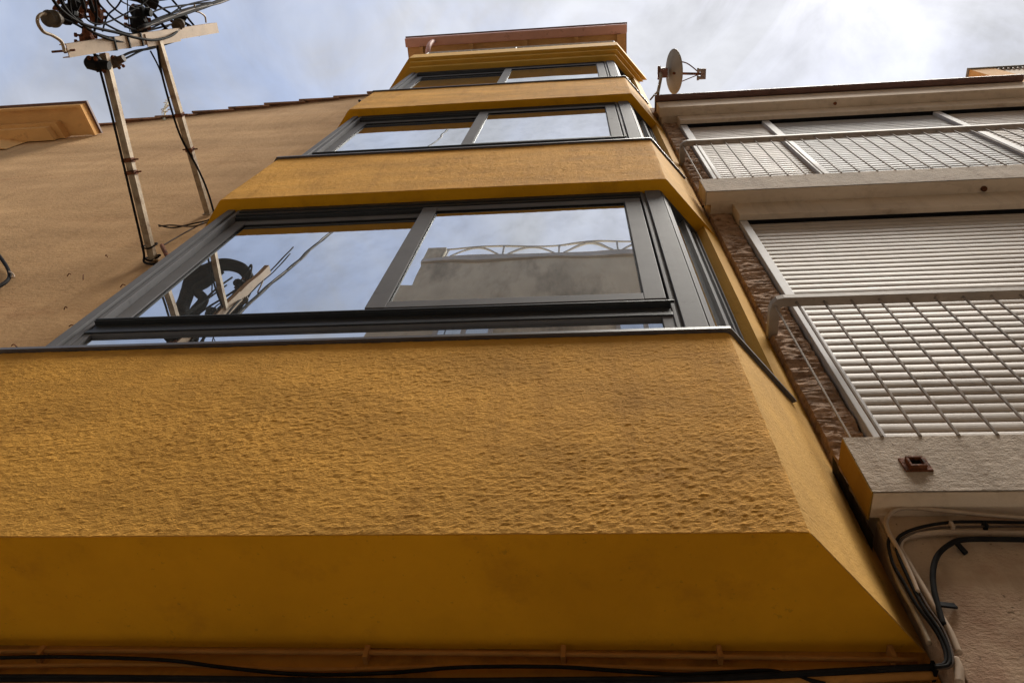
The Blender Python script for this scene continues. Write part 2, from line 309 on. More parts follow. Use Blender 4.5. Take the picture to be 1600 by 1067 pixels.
def parapet(z0, z1, step, amp, name='parapet'):
    bm = bmesh.new()
    ss = []
    for a, b in ((0, LC), (LC, LC+LF), (LC+LF, LT)):
        n = max(2, int((b-a)/step)); ss += [a+(b-a)*i/n for i in range(n)]
    ss.append(LT)
    nz = max(2, int((z1-z0)/step)); rows = [z0+(z1-z0)*j/nz for j in range(nz+1)]
    V = []
    for s in ss:
        x, y, nx, ny = path(s); front = 1.0 if LC-0.002 < s < LC+LF+0.002 else 0.30
        if abs(s-LC-LF) < 0.03: front = 0.55
        col = []
        col.append(bm.verts.new((x-nx*0.008, y-ny*0.008, z0)))
        for z in rows:
            # trowelled render: short ridges lying along the wall
            t = noise.noise(Vector((s*4.0, z*6.0, 1.3)))*0.5
            q = noise.fractal(Vector((s*48+t*2, z*68+t*3, 3.3)), 0.7, 2.1, 4)*0.72
            q += noise.noise(Vector((s*3, z*5, 9)))*0.5
            q2 = max(0, noise.noise(Vector((s*70, z*125, 5))))*0.9
            pm = 0.70+0.55*max(0, 0.5+noise.noise(Vector((s*1.3, z*1.9, 11))))
            h = amp*front*(q+q2)*pm + 0.0022*noise.noise(Vector((s*1.7, z*2.3, 21)))
            for s0 in (LC, LC+LF):
                dd = abs(s-s0)
                if dd < 0.02: h -= 0.004*(1-dd/0.02)**2*(0.6+0.8*noise.noise(Vector((z*9, s0, 4))))
            dz = 0.0
            if z in (rows[0], rows[-1]): dz = 0.0022*noise.noise(Vector((s*16, z, 2)))*max(front, .5)+0.003*noise.noise(Vector((s*1.8, z, 8)))
            col.append(bm.verts.new((x+nx*h, y+ny*h, z+dz)))
        V.append(col)
    for i in range(len(V)-1):
        for j in range(len(V[0])-1): bm.faces.new((V[i][j], V[i+1][j], V[i+1][j+1], V[i][j+1]))
    # top cap
    top = [c[-1] for c in V]
    bk = [bm.verts.new((XC, Y0, z1)), bm.verts.new((XL-CX, Y0, z1))]
    bm.faces.new(top)
    o = part(name, bm, 'yellow_rough', yb, smooth=False)
    # the chamfers carry a finer, paler render
    o.data.materials.append(M['yellow_fine'])
    for f in o.data.polygons:
        c = f.center
        if c.x > XR+0.001 or c.x < XL-0.001: f.material_index = 1
    return o
steps = [0.0065, 0.012, 0.02]
for k in range(3):
    parapet(ZB[k], ZB[k]+HP, steps[k], [0.0016, 0.0017, 0.0018][k])
    bm = bmesh.new(); prism(bm, [(XL-CX+.004, Y0-.0015), (XL+.001, Y1+.003), (XR-.001, Y1+.003), (XC-.004, Y0-.0015)], ZB[k]-0.0015, ZB[k]+0.06)
    part('soffit', bm, 'yellow_smooth', yb)
# piers at both ends of the chamfers, full height
for sgn in (1, -1):
    def mx_(x): return x if sgn > 0 else (XL+XR)-x
    B = Vector((XB, YB)); Cc = Vector((XC, Y0)); Bi = B - chn*0.10; 
    for k in range(3):
        z0 = ZB[k]+HP; z1 = ZB[k+1]
        poly = [(mx_(B.x), B.y), (mx_(Cc.x), Cc.y-0.0005), (mx_(Bi.x+0.04), Y0+0.02), (mx_(Bi.x), min(Bi.y, Y0+0.02))]
        if sgn < 0: poly = poly[::-1]
        b = bmesh.new(); prism(b, poly, z0+0.001, z1+0.001)
        part('pier', b, 'yellow_band', yb)

# cornice over the top window
def trap(y, z0, z1, bm, yb_=Y0-0.0012):
    d = Y1-y; e = d*math.tan(math.atan2(chf.y, chf.x)/2); w_ = CX*(Y0-y)/(Y0-Y1)
    prism(bm, [(XL-e-w_*1.0, yb_), (XL-e, y), (XR+e, y), (XR+e+w_*1.0, yb_)], z0, z1)
bm = bmesh.new(); trap(Y1+0.004, ZB[3], ZB[3]+0.14, bm); trap(Y1-0.04, ZB[3]+0.141, ZB[3]+0.27, bm); trap(Y1-0.082, ZB[3]+0.271, ZB[3]+0.62, bm)
part('cornice', bm, 'yellow_band', yb)
# terrace rail over the cornice
bm = bmesh.new(); zr = ZB[3]+1.22
tube(bm, [(-2.0, 1.10, zr), (0.49, 1.10, zr)], 0.012, 8, smooth=False)
tube(bm, [(-2.0, 1.10, zr-0.12), (0.49, 1.10, zr-0.12)], 0.007, 8, smooth=False)
tr_ = part('terrace_rail', bm, 'jamb', yb)
for i in range(26):
    b = bmesh.new(); x = -2.0+2.49*i/25; tube(b, [(x, 1.10, ZB[3]+0.621), (x, 1.10, zr-0.018)], 0.004 if i not in (0, 12, 25) else 0.014, 6, smooth=False); part('baluster', b, 'bar', tr_)
bm = bmesh.new(); box(bm, -2.2, 0.65, Y0-0.02, Y0-0.0005, ZB[3]+0.625, 13.54); part('terrace_wall', bm, 'dark_room', yb)
# eave: deep soffit, pinkish box gutter at the front
bm = bmesh.new(); box(bm, -2.50, 0.715, 1.112, Y0+1.5, 13.93, 14.02); part('eave_soffit', bm, 'wood', yb)
bm = bmesh.new(); box(bm, -2.34, 0.753, Y0+0.002, 9, 13.551, 13.929); part('top_wall', bm, 'yellow_fine', yb)
bm = bmesh.new(); box(bm, -2.535, 0.735, 0.985, 1.111, 13.90, 14.03, 0.012)
g_ = part('eave_gutter', bm, 'pink_eave', yb)
bm = bmesh.new(); box(bm, -2.545, 0.745, 0.968, 1.10, 14.031, 14.055); part('gutter_lip', bm, 'gutter', g_)
bm = bmesh.new(); prism(bm, [(-2.54, 0.98), (0.74, 0.98), (0.74, 3), (-2.54, 3)], 14.056, 14.1); part('roof', bm, 'tile', yb)
for i, x in enumerate((-2.30, -1.55, -0.75, 0.0, 0.62)):
    b = bmesh.new(); box(b, x-0.03, x+0.03, 1.113, Y0+0.3, 13.86, 13.929); part('rafter', b, 'wood', yb)
# rain pipe from the gutter
bm = bmesh.new(); tube(bm, [(-2.1, 1.05, 13.92), (-2.1, 1.05, 13.6), (-2.105, 1.12, 13.35), (-2.11, 1.4, 13.15), (-2.11, 1.44, 12.9)], 0.035, 10)
part('rain_pipe', bm, 'pink_eave', yb, smooth=True)

# ------------------------------------------------------------ windows of the bay
dR = chf; 
def make_window(zs, zh, cls):
    """one storey of glazing: front face plus both chamfers"""
    bm = bmesh.new()
    o = lambda a, b, y0, y1, z0, z1, bv=0.002: box(bm, a, b, y0, y1, z0, z1, bv)
    xl, xr = XLo, XRo
    zt = zh
    # head: stepped dark tracks are their own sub-part, the frame is posts and transom
    post = lambda a, b, y: o(a, b, y, 1.27, zs+0.0205, zt-0.0005)
    post(xl+0.004, xl+0.046, Y1o); post(xl+0.0465, xl+0.062, Y1o+0.014); post(xl+0.0625, xl+0.085, Y1o+0.006)
    post(xr-0.085, xr-0.004, Y1o-0.001); post(xr-0.098, xr-0.0855, Y1o+0.012); post(xr-0.112, xr-0.0985, Y1o+0.005)
    box(bm, xl+0.01, xr-0.01, 1.262, 1.2695, zs+0.0207, zs+0.05)
    w = part('window', bm, 'frame', yb)
    b = bmesh.new()
    for (y, z0, z1) in ((Y1o+0.002, zt-0.045, zt-0.0005), (Y1o+0.010, zt-0.075, zt-0.0455), (Y1o+0.004, zt-0.095, zt-0.0755), (Y1o+0.016, zt-0.115, zt-0.0955)):
        box(b, xl+0.0855, xr-0.1125, y, 1.27, z0, z1, 0.0015)
    part('head_track', b, 'frame_dark', w)
    # transom with the bottom track, projecting a little
    b = bmesh.new(); x0, x1 = xl+0.086, xr-0.113
    box(b, x0, x1, Y1o-0.010, 1.27, zs+0.378, zs+0.386, 0.001)
    box(b, x0, x1, Y1o+0.010, 1.27, zs+0.325, zs+0.3775, 0.001)
    box(b, x0, x1, Y1o+0.004, 1.27, zs+0.300, zs+0.3245, 0.001)
    box(b, x0+0.002, xr-0.10, Y1o-0.014, Y1o-0.002, zs+0.3865, zs+0.394, 0.001)
    box(b, -0.83, x1, Y1o+0.016, 1.262, zs+0.3865, zs+0.4495, 0.001)
    part('bottom_track', b, 'frame_dark', w)
    # fixed light under the transom
    b = bmesh.new(); x0, x1 = xl+0.086, xr-0.113
    box(b, x0, x0+0.03, Y1o+0.01, 1.26, zs+0.021, zs+0.2995, 0.002); box(b, x1-0.04, x1, Y1o+0.01, 1.26, zs+0.021, zs+0.2995, 0.002)
    box(b, x0+0.0305, x1-0.0405, Y1o+0.01, 1.26, zs+0.021, zs+0.05, 0.002); box(b, x0+0.0305, x1-0.0405, Y1o+0.01, 1.26, zs+0.290, zs+0.2995, 0.002)
    part('fixed_frame', b, 'frame', w)
    b = bmesh.new(); box(b, x0+0.031, x1-0.041, Y1o+0.022, Y1o+0.028, zs+0.0505, zs+0.2895); part('pane', b, 'glass', w)
    def sash(a, b_, y, z0, z1, st, sr=None):
        q = bmesh.new(); sr = sr or st
        box(q, a, a+st, y, y+0.03, z0, z1, 0.003); box(q, b_-sr, b_, y, y+0.03, z0, z1, 0.003)
        box(q, a+st+.0003, b_-sr-.0003, y+.001, y+0.029, z0, z0+0.062, 0.003); box(q, a+st+.0003, b_-sr-.0003, y+.001, y+0.029, z1-0.062, z1, 0.003)
        part('sash', q, 'frame', w)
        q = bmesh.new(); e = 0.005        # dark glazing gasket
        for (xa, xb, za, zb) in ((a+st, a+st+e, z0+.062, z1-.062), (b_-sr-e, b_-sr, z0+.062, z1-.062), (a+st+e, b_-sr-e, z0+.062, z0+.062+e), (a+st+e, b_-sr-e, z1-.062-e, z1-.062)):
            box(q, xa, xb, y+0.006, y+0.024, za, zb)
        part('gasket', q, 'gasket', w)
        q = bmesh.new(); box(q, a+st+e, b_-sr-e, y+0.012, y+0.018, z0+0.062+e, z1-0.062-e); part('pane', q, 'glass', w)
    sash(-0.858, xr-0.122, Y1o+0.004, zs+0.450, zt-0.116, 0.082)
    sash(xl+0.088, -0.79, Y1o+0.036, zs+0.387, zt-0.116, 0.07)
    # chamfer glazing, both sides
    for sgn in (1, -1):
        P = (XRo, Y1o) if sgn > 0 else (XLo, Y1o); d = (chf.x*sgn, chf.y); n = (chn.x*sgn, chn.y)
        Lc = (Vector((XB, YB))-Vector((XR, Y1))).length+0.012
        q = bmesh.new()
        for s0, s1, n0, n1 in ((0.004, 0.034, -0.06, 0.0), (0.0345, 0.046, -0.06, -0.012), (0.0465, 0.066, -0.06, -0.004), (Lc-0.05, Lc-0.004, -0.06, 0.0), (Lc-0.07, Lc-0.0505, -0.06, -0.01), (Lc*0.56, Lc*0.56+0.035, -0.05, -0.008)):
            obox(q, P, d, n, s0, s1, n0, n1, zs+0.0205, zt-0.0405, 0.002)
        obox(q, P, d, n, 0.0665, Lc-0.0705, -0.05, -0.014, zs+0.0205, zs+0.06, 0.002)
        part('chamfer_frame', q, 'frame', w)
        q = bmesh.new(); obox(q, P, d, n, 0.004, Lc-0.002, -0.06, -0.001, zt-0.04, zt-0.0005, 0.002); obox(q, P, d, n, Lc-0.0038, Lc+0.012, -0.05, 0.004, zs+0.021, zt-0.041, 0.001)
        part('chamfer_track', q, 'frame_dark', w)
        q = bmesh.new(); obox(q, P, d, n, 0.0665, Lc*0.56-0.0005, -0.032, -0.026, zs+0.0605, zt-0.0408); part('pane', q, 'glass', w)
        q = bmesh.new(); obox(q, P, d, n, Lc*0.56+0.0355, Lc-0.0705, -0.038, -0.032, zs+0.0605, zt-0.0408); part('pane', q, 'glass', w)
    # sheet metal sill following the bay outline
    q = bmesh.new(); d_ = 0.014; e = d_*math.tan(math.atan2(chf.y, chf.x)/2); 
    A = [(XL-CX-0.01, Y0-0.002), (XL-e, Y1-d_), (XR+e, Y1-d_), (XC+0.004, Y0-0.006)]
    A[0] = (XL-e-CX*1.0, Y0-0.004); A[3] = (XR+e+CX*0.80, Y1-d_+(Y0-Y1)*0.80)
    prism(q, [A[0], A[1], A[2], A[3], (XB-0.05, YB+0.02), (XR-0.3, Y0-0.004)], zs+0.004, zs+0.020)
    part('sill', q, 'sill', w)
    # dark room core behind the panes
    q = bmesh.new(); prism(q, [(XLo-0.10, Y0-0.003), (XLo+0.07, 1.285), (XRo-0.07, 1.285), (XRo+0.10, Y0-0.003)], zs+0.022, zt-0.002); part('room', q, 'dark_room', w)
for k in range(3): make_window(ZB[k]+HP, ZB[k+1]-0.0016, k)

# ------------------------------------------------------------ beige party wall on the left
bw = empty('beige_building', (-5, Y0, 0), 'beige rendered windowless wall with tiled raking top left of the bay', 'building')
def ztop(x): return 10.30+CZ + (x+2.685)*0.385
bm = bmesh.new()
def fb(u, v):
    x = -14+(14-2.345)*u; z = 0+(ztop(x)-0.0)*v
    h = 0.012*noise.noise(Vector((x*0.5+z*0.3, z*1.6, 0)))+0.0045*noise.noise(Vector((x*1.4+z, z*4.5, 4)))+0.001*noise.noise(Vector((x*8, z*16, 7)))
    return (x, Y0+0.004-h, z)
grid(bm, fb, 420, 420); part('wall', bm, 'beige', bw, smooth=True)
bm = bmesh.new()
a = [bm.verts.new(q) for q in ((-14, Y0+0.03, 0), (-2.345, Y0+0.03, 0), (-2.345, Y0+0.03, ztop(-2.345)-.02), (-14, Y0+0.03, ztop(-14)-.02))]
b = [bm.verts.new(q) for q in ((-14, 9, 0), (-2.345, 9, 0), (-2.345, 9, ztop(-2.345)-.02), (-14, 9, ztop(-14)-.02))]
bm.faces.new(a); bm.faces.new(b)
for i in range(4): bm.faces.new((a[i], a[(i+1) % 4], b[(i+1) % 4], b[i]))
part('wall_core', bm, 'beige', bw)
# verge tiles: overlapping curved tiles stepping up the rake
bm = bmesh.new(); x = -13.9; i = 0
while x < -2.5:
    x1 = x+0.47; sl = 0.385; jt = random.uniform(-.006, .006)
    for (px0, px1, lift0, lift1) in ((x, x1, 0.035, 0.005),):
        n = 7
        A = []; Bv = []
        for j in range(n):
            an = math.pi*j/(n-1); yy = Y0+0.075-0.095*math.cos(an); hh = 0.05*math.sin(an)
            A.append((px0, yy+jt-0.028, ztop(px0)+lift0+hh)); Bv.append((px1, yy+jt-0.005, ztop(px1)+lift1+hh-0.012))
        va = [bm.verts.new(q) for q in A]; vb = [bm.verts.new(q) for q in Bv]
        va2 = [bm.verts.new((q[0], Y0+0.075+(q[1]-Y0-0.075)*0.86, q[2]-0.014)) for q in A]; vb2 = [bm.verts.new((q[0], Y0+0.075+(q[1]-Y0-0.075)*0.86, q[2]-0.014)) for q in Bv]
        for j in range(n-1):
            bm.faces.new((va[j], va[j+1], vb[j+1], vb[j])); bm.faces.new((va2[j+1], va2[j], vb2[j], vb2[j+1])); bm.faces.new((va[j+1], va[j], va2[j], va2[j+1])); bm.faces.new((vb[j], vb[j+1], vb2[j+1], vb2[j]))
        bm.faces.new((va[0], vb[0], vb2[0], va2[0])); bm.faces.new((vb[-1], va[-1], va2[-1], vb2[-1]))
    x += 0.40
part('verge_tiles', bm, 'tile', bw)
bm = bmesh.new()
a = [bm.verts.new(q) for q in ((-14, Y0+0.0, ztop(-14)+.006), (-2.345, Y0+0.0, ztop(-2.345)+.006), (-2.345, 4, ztop(-2.345)+.006), (-14, 4, ztop(-14)+.006))]
b = [bm.verts.new((v.co.x, v.co.y, v.co.z+0.03)) for v in a]
bm.faces.new(a); bm.faces.new(b)
for i in range(4): bm.faces.new((a[i], a[(i+1) % 4], b[(i+1) % 4], b[i]))
part('roof', bm, 'tile', bw)
# small cracks and wall stubs on the beige wall
for i, (u, v, du, dv) in enumerate(((105, 432, 6, -3), (130, 437, 1, -8), (188, 449, 8, -3), (108, 510, 10, 2), (18, 540, 9, 3), (165, 400, 3, 2), (100, 484, 5, -3))):
    p0 = aty(u, v, Y0-0.012); p1 = aty(u+du, v+dv, Y0-0.016)
    b = bmesh.new(); tube(b, [p0, (p0+p1)/2+Vector((0, -0.01, 0.003)), p1], 0.0028, 5); o_ = part('wall_tie', b, 'rust', bw)

# ------------------------------------------------------------ bay underside of the house further left
lh = empty('corner_house', (-7, Y0, 0), 'orange moulded cornice with a stepped soffit projecting at the far left', 'cornice')
def lpoly(y, xr, cutx, z0, z1, bm):
    prism(bm, [(-13, y), (xr, y), (cutx, 1.47), (-13, 1.47)], z0, z1)
zc = 8.53+CZ
bm = bmesh.new(); lpoly(1.165, -5.44, -5.37, zc+0.002, zc+0.07, bm); part('soffit', bm, 'orange_plaster', lh)
bm = bmesh.new(); prism(bm, [(-13, 1.14), (-5.42, 1.14), (-5.35, 1.47), (-5.385, 1.47), (-5.455, 1.166), (-13, 1.166)], zc-0.03, zc+0.07); part('fascia', bm, 'orange_plaster', lh)
bm = bmesh.new(); lpoly(1.115, -5.40, -5.33, zc+0.071, zc+0.10, bm); part('edge_tiles', bm, 'gutter', lh)
bm = bmesh.new(); prism(bm, [(-13, 1.30), (-5.72, 1.30), (-5.66, 1.472), (-13, 1.472)], zc-0.10, zc+0.0015); prism(bm, [(-13, 1.335), (-5.79, 1.335), (-5.73, 1.472), (-13, 1.472)], zc-0.19, zc-0.1005)
part('moulding', bm, 'orange_plaster', lh)
bm = bmesh.new(); prism(bm, [(-13, 1.43), (-6.3, 1.43), (-6.05, 1.472), (-13, 1.472)], zc-0.55, zc-0.191); part('bracket_block', bm, 'orange_plaster', lh)

# dry weed on the verge
bm = bmesh.new()
wp = aty(257, 186, Y0+0.02)
for i in range(6):
    du = random.uniform(-7, 7); L_ = random.uniform(14, 34)
    pts = [aty(257+du*0.2, 188, Y0), aty(256+du*0.6, 186-L_*0.5, Y0-0.03), aty(258+du+3, 186-L_, Y0-0.07)]
    tube(bm, pts, lambda t: 0.006*(1-0.5*t), 4, 4)
    for j in range(5):
        q = pts[2].lerp(pts[1], j*0.2); tube(bm, [q, q+Vector((random.uniform(-.05, .05), random.uniform(-.02, .02), random.uniform(0, .05)))], 0.005, 4, smooth=False)
tag(link('dry_weed', bm, 'weed'), 'thin dry weed sprouting from the tiled top edge of the beige wall', 'plant')

# ------------------------------------------------------------ neighbour on the right
YN, YW = 1.31, 1.476
nb = empty('brown_stone_building', (2.4, YW, 0), 'cream and brown stone building with white roller shutters and railed balconies', 'building')
XN0, XN1 = 0.731, 4.05
bm = bmesh.new(); box(bm, 0.760, 4.15, YW+0.03, 9, 0, 7.7+CZ); part('wall', bm, 'cream', nb)
bm = bmesh.new()
def fl(u, v):
    x = 0.757+3.4*u; z = (1.72+CZ)*v
    h = 0.003*noise.noise(Vector((x*5, z*7, 0)))+0.0008*noise.noise(Vector((x*40, z*60, 2)))
    return (x, 1.386-h, z)
grid(bm, fl, 300, 280)
box(bm, 0.7572, 4.15, 1.40, 1.505, 0, 1.72+CZ)
part('lower_wall', bm, 'rosy', nb, smooth=False)
# rough stone strips left of the openings
def stone(x0, x1, z0, z1):
    bm = bmesh.new(); nu = int((x1-x0)/0.008); nv = int((z1-z0)/0.008)
    def f(u, v):
        x = x0+(x1-x0)*u; z = z0+(z1-z0)*v
        t = noise.noise(Vector((x*3, z*3, 0)))
        r_ = 1-abs(noise.noise(Vector((x*4+t, z*19+t*2, 1))))*2
        r2 = 1-abs(noise.noise(Vector((x*9, z*46, 6))))*2
        h = 0.020*r_+0.009*r2+0.004*noise.noise(Vector((x*60, z*110, 3)))
        if v in (0, 1) or u in (0, 1): h = -0.035
        return (x+0.004*t, YW-0.016-h*0.6, z)
    grid(bm, f, nu, nv)
    part('stone_strip', bm, 'stone', nb)
stone(0.7535, 0.889, 1.985+CZ, 4.596+CZ)
stone(0.7535, 0.889, 4.885+CZ, 7.37+CZ)
stone(3.83, 4.14, 4.885+CZ, 7.37+CZ)
def balcony(zt, zb):
    bm = bmesh.new(); x0, x1 = XN0+0.004, XN1
    def f(u, v):
        x = x0+(x1-x0)*u; z = zb+(zt-zb)*v
        h = 0.0009*noise.noise(Vector((x*60, z*75, zb)))+0.0008*noise.noise(Vector((x*9, z*12, 1)))
        return (x, YN-h, z)
    grid(bm, f, 420, 36)
    box(bm, x0+0.001, x1, YN+0.003, 1.392, zb, zt)
    s = part('balcony_slab', bm, 'slab', nb)
    b = bmesh.new(); box(b, x0+0.002, x1-0.002, YN+0.004, 1.392, zb-0.004, zb-0.0005); box(b, x0+0.03, x1-.01, 1.3925, 1.505, zb-0.002, zt-0.02); part('slab_underside', b, 'cream', s)
    b = bmesh.new(); box(b, x0-0.003, x0+0.0005, YN+0.001, 1.40, zb-0.003, zt-0.002); part('slab_end', b, 'yellow_shaded' if zt < 4.5 else 'slab', s)
    # drain hole
    return s
s1 = balcony(1.98+CZ, 1.725+CZ); s2 = balcony(4.872+CZ, 4.597+CZ)
# beams (shutter boxes) under slab and eave
for zb_ in (4.5925+CZ, 7.3685+CZ):
    b = bmesh.new(); box(b, 0.89, 4.0, 1.390, 1.505, zb_-0.215, zb_, 0.003); part('shutter_box', b, 'cream', nb)
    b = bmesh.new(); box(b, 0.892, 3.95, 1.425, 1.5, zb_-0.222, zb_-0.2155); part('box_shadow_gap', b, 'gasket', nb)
# shutters
def shutter(x0, x1, z0, z1, m, pitch, yb_):
    bm = bmesh.new(); n = int((z1-z0)/pitch)+1; prof = []
    for i in range(n):
        zb_ = z0+i*pitch
        for t, y in ((0.0, 0.000), (0.05, -0.0005), (0.07, 0.0050), (0.16, 0.0088), (0.34, 0.0118), (0.55, 0.0125), (0.76, 0.0105), (0.92, 0.0062), (0.99, 0.002)):
            z = zb_+t*pitch+(0.002*noise.noise(Vector((i*1.7, x0, 3))) if 0 < t < 0.99 else 0)
            if z <= z1: prof.append((yb_-y*0.50, z))
    A = []
    for i in range(7):
        x = x0+(x1-x0)*i/6
        A.append([bm.verts.new((x, y+0.0012*math.sin(z*13+i*1.7)*(0 if i in (0, 6) else 1), z)) for y, z in prof])
    for a, c in zip(A, A[1:]):
        for j in range(len(prof)-1): bm.faces.new((a[j], c[j], c[j+1], a[j+1]))
    o = part('roller_shutter', bm, m, nb)
    return o
shutter(0.935, 3.83, 1.985+CZ, 4.37+CZ, 'shutter', 0.057, 1.452)
shutter(0.95, 1.593, 4.875+CZ, 7.15+CZ, 'shutter', 0.057, 1.462)
shutter(1.655, 3.025, 4.875+CZ, 7.15+CZ, 'shutter_blue', 0.057, 1.462)
shutter(3.085, 3.775, 4.875+CZ, 7.15+CZ, 'shutter', 0.057, 1.462)
for x0, x1, z0, z1, y in ((0.892, 0.934, 1.983+CZ, 4.381+CZ, 1.425), (0.892, 0.949, 4.873+CZ, 7.155+CZ, 1.430), (1.594, 1.654, 4.873+CZ, 7.155+CZ, 1.430), (3.026, 3.084, 4.873+CZ, 7.155+CZ, 1.430), (3.776, 3.828, 4.873+CZ, 7.155+CZ, 1.43), (3.831, 3.88, 1.983+CZ, 4.381+CZ, 1.425)):
    b = bmesh.new(); box(b, x0, x1, y, 1.47, z0, z1, 0.003); part('guide_post', b, 'jamb', nb)
# railings
def railing(zt, zb, x0):
    bm = bmesh.new(); w2 = 0.020
    path_ = [(x0, YW-0.01), (x0, 1.345), (x0+0.004, 1.325), (x0+0.014, 1.314), (x0+0.034, 1.31), (XN1-0.03, 1.31)]
    rings = []
    for i, (x, y) in enumerate(path_):
        a = Vector(path_[max(i-1, 0)]); b = Vector(path_[min(i+1, len(path_)-1)]); t = (b-a).normalized(); n = Vector((t.y, -t.x))
        rings.append([bm.verts.new((x+n.x*k*w2, y+n.y*k*w2, z)) for k, z in ((-1, zt-0.028), (-0.9, zt-0.032), (0.9, zt-0.032), (1, zt-0.028), (1, zt+0.004), (0.85, zt+0.008), (-0.85, zt+0.008), (-1, zt+0.004))])
    for i in range(len(rings)-1):
        for j in range(8): bm.faces.new((rings[i][j], rings[i][(j+1) % 8], rings[i+1][(j+1) % 8], rings[i+1][j]))
    bm.faces.new(rings[0]); bm.faces.new(rings[-1][::-1])
    r = part('railing', bm, 'rail', nb)
    x = 0.845; i = 0
    b = bmesh.new(); tube(b, [(x0, 1.325, zb), (x0, 1.325, zt-0.0285)], 0.004, 6, smooth=False); part('bar', b, 'rail', r)
    while x < XN1-0.05:
        b = bmesh.new(); jx = random.uniform(-0.004, 0.004)
        tube(b, [(x, 1.31, zb), (x+jx, 1.31+jx, (zb+zt)/2), (x, 1.31, zt-0.0325)], 0.0052, 6, smooth=False); part('bar', b, 'bar', r)
        x += 0.1055; i += 1
    b = bmesh.new(); box(b, x0+0.03, XN1-0.04, 1.302, 1.318, zb+0.055, zb+0.063); 
    b.free()
    return r
railing(2.985+CZ, 1.98+CZ, 0.764); railing(5.905+CZ, 4.872+CZ, 0.755)
# eave over the top balcony
bm = bmesh.new(); box(bm, XN0, XN1, YN, 1.396, 7.37+CZ, 7.665+CZ, 0.004); box(bm, XN0+0.02, XN1-0.02, 1.3965, 2.2, 7.372+CZ, 7.69+CZ); part('eave', bm, 'cream', nb)
bm = bmesh.new(); tube(bm, [(XN0-0.012, 1.282, 7.69+CZ), (3.98, 1.282, 7.69+CZ)], 0.034, 12, smooth=False); box(bm, XN0-0.012, 3.98, 1.27, 2.4, 7.701+CZ, 7.728+CZ); part('gutter', bm, 'gutter', nb)
bm = bmesh.new()
for i in range(14):
    x = 3.0+i*0.07; lathe(bm, (x, 1.32, 7.75+CZ), (0, 1, 0.2), [(0, 0.038), (0.5, 0.03)], 8)
part('roof_tiles', bm, 'tile', nb)
bm = bmesh.new(); box(bm, 0.68, 0.752+0.1, 1.40, 2.0, 7.64+CZ, 7.90+CZ, 0.01); part('corner_brickwork', bm, 'stone', nb)
# small drain stubs / stains
for (z, pts) in ((4.59+CZ, ((1537, 295),)), ):
    for q in pts:
        p = atz(q[0], q[1], z); b = bmesh.new(); lathe(b, p+Vector((0, 0, -0.012)), (0, 0, 1), [(0, 0.016), (0.02, 0.016)], 10); part('drain_stub', b, 'rust', nb)
p = aty(1305, 163, 1.36); b = bmesh.new(); lathe(b, (p.x, 1.355, 7.355+CZ), (0, 0, 1), [(0, 0.014), (0.02, 0.014)], 10); part('drain_stub', b, 'rust', nb)

# rusty square pipe stub on the lower slab
st = empty('pipe_stub', (0.88, YN, 1.838+CZ), 'rusty square tube stub sticking out of the lower balcony slab edge', 'pipe stub')
bm = bmesh.new(); cx, cz = 0.884, 1.838+CZ
q = bmesh.new()
for (a, b_, c, d) in ((-.022, .022, .016, .022), (-.022, .022, -.022, -.016), (-.022, -.016, -.0158, .0158), (.016, .022, -.0158, .0158)): box(q, cx+a, cx+b_, YN-0.016, YN+0.01, cz+c, cz+d, 0.001)
part('tube_wall', q, 'rust', st)
q = bmesh.new(); box(q, cx-.0158, cx+.0158, YN-0.006, YN+0.008, cz-.0158, cz+.0158); part('tube_inside', q, 'gasket', st)
q = bmesh.new(); box(q, cx-.036, cx+.036, YN-0.005, YN+0.001, cz-.030, cz+.030, 0.002); part('flange', q, 'rust', st)

# black mould streak between slab end and bay: a joint filler
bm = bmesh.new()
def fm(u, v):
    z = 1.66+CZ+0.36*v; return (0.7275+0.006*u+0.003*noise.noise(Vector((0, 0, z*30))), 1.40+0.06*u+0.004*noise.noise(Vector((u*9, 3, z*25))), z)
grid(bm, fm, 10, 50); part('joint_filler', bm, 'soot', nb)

# ------------------------------------------------------------ building beyond the neighbour
fb_ = empty('far_building', (5.6, 1.6, 0), 'small glimpse of an orange walled house with grey roof edge beyond the right eave', 'building')
bm = bmesh.new(); box(bm, 4.34, 4.60, 1.46, 8, 0, 9.50+CZ); part('wall', bm, 'orange_plaster', fb_)
bm = bmesh.new(); box(bm, 4.6005, 4.95, 1.47, 8, 0, 9.40+CZ); box(bm, 4.9505, 9, 1.44, 8, 0, 9.32+CZ); part('grey_wall', bm, 'cream', fb_)
bm = bmesh.new(); box(bm, 4.32, 4.97, 1.445, 8, 9.501+CZ, 9.53+CZ, 0.004); prism(bm, [(4.9505, 1.41), (9, 1.41), (9, 8), (4.9505, 8)], 9.321+CZ, 9.40+CZ); part('roof_edge', bm, 'grey_roof', fb_)
bm = bmesh.new()
for i in range(9): tube(bm, [(4.62+i*0.05, 1.50, 9.30+CZ), (4.60+i*0.05, 1.46, 9.40+CZ), (4.66+i*0.05, 1.47, 9.5+CZ)], 0.008, 5)
part('cable_tangle', bm, 'cable_light', fb_)

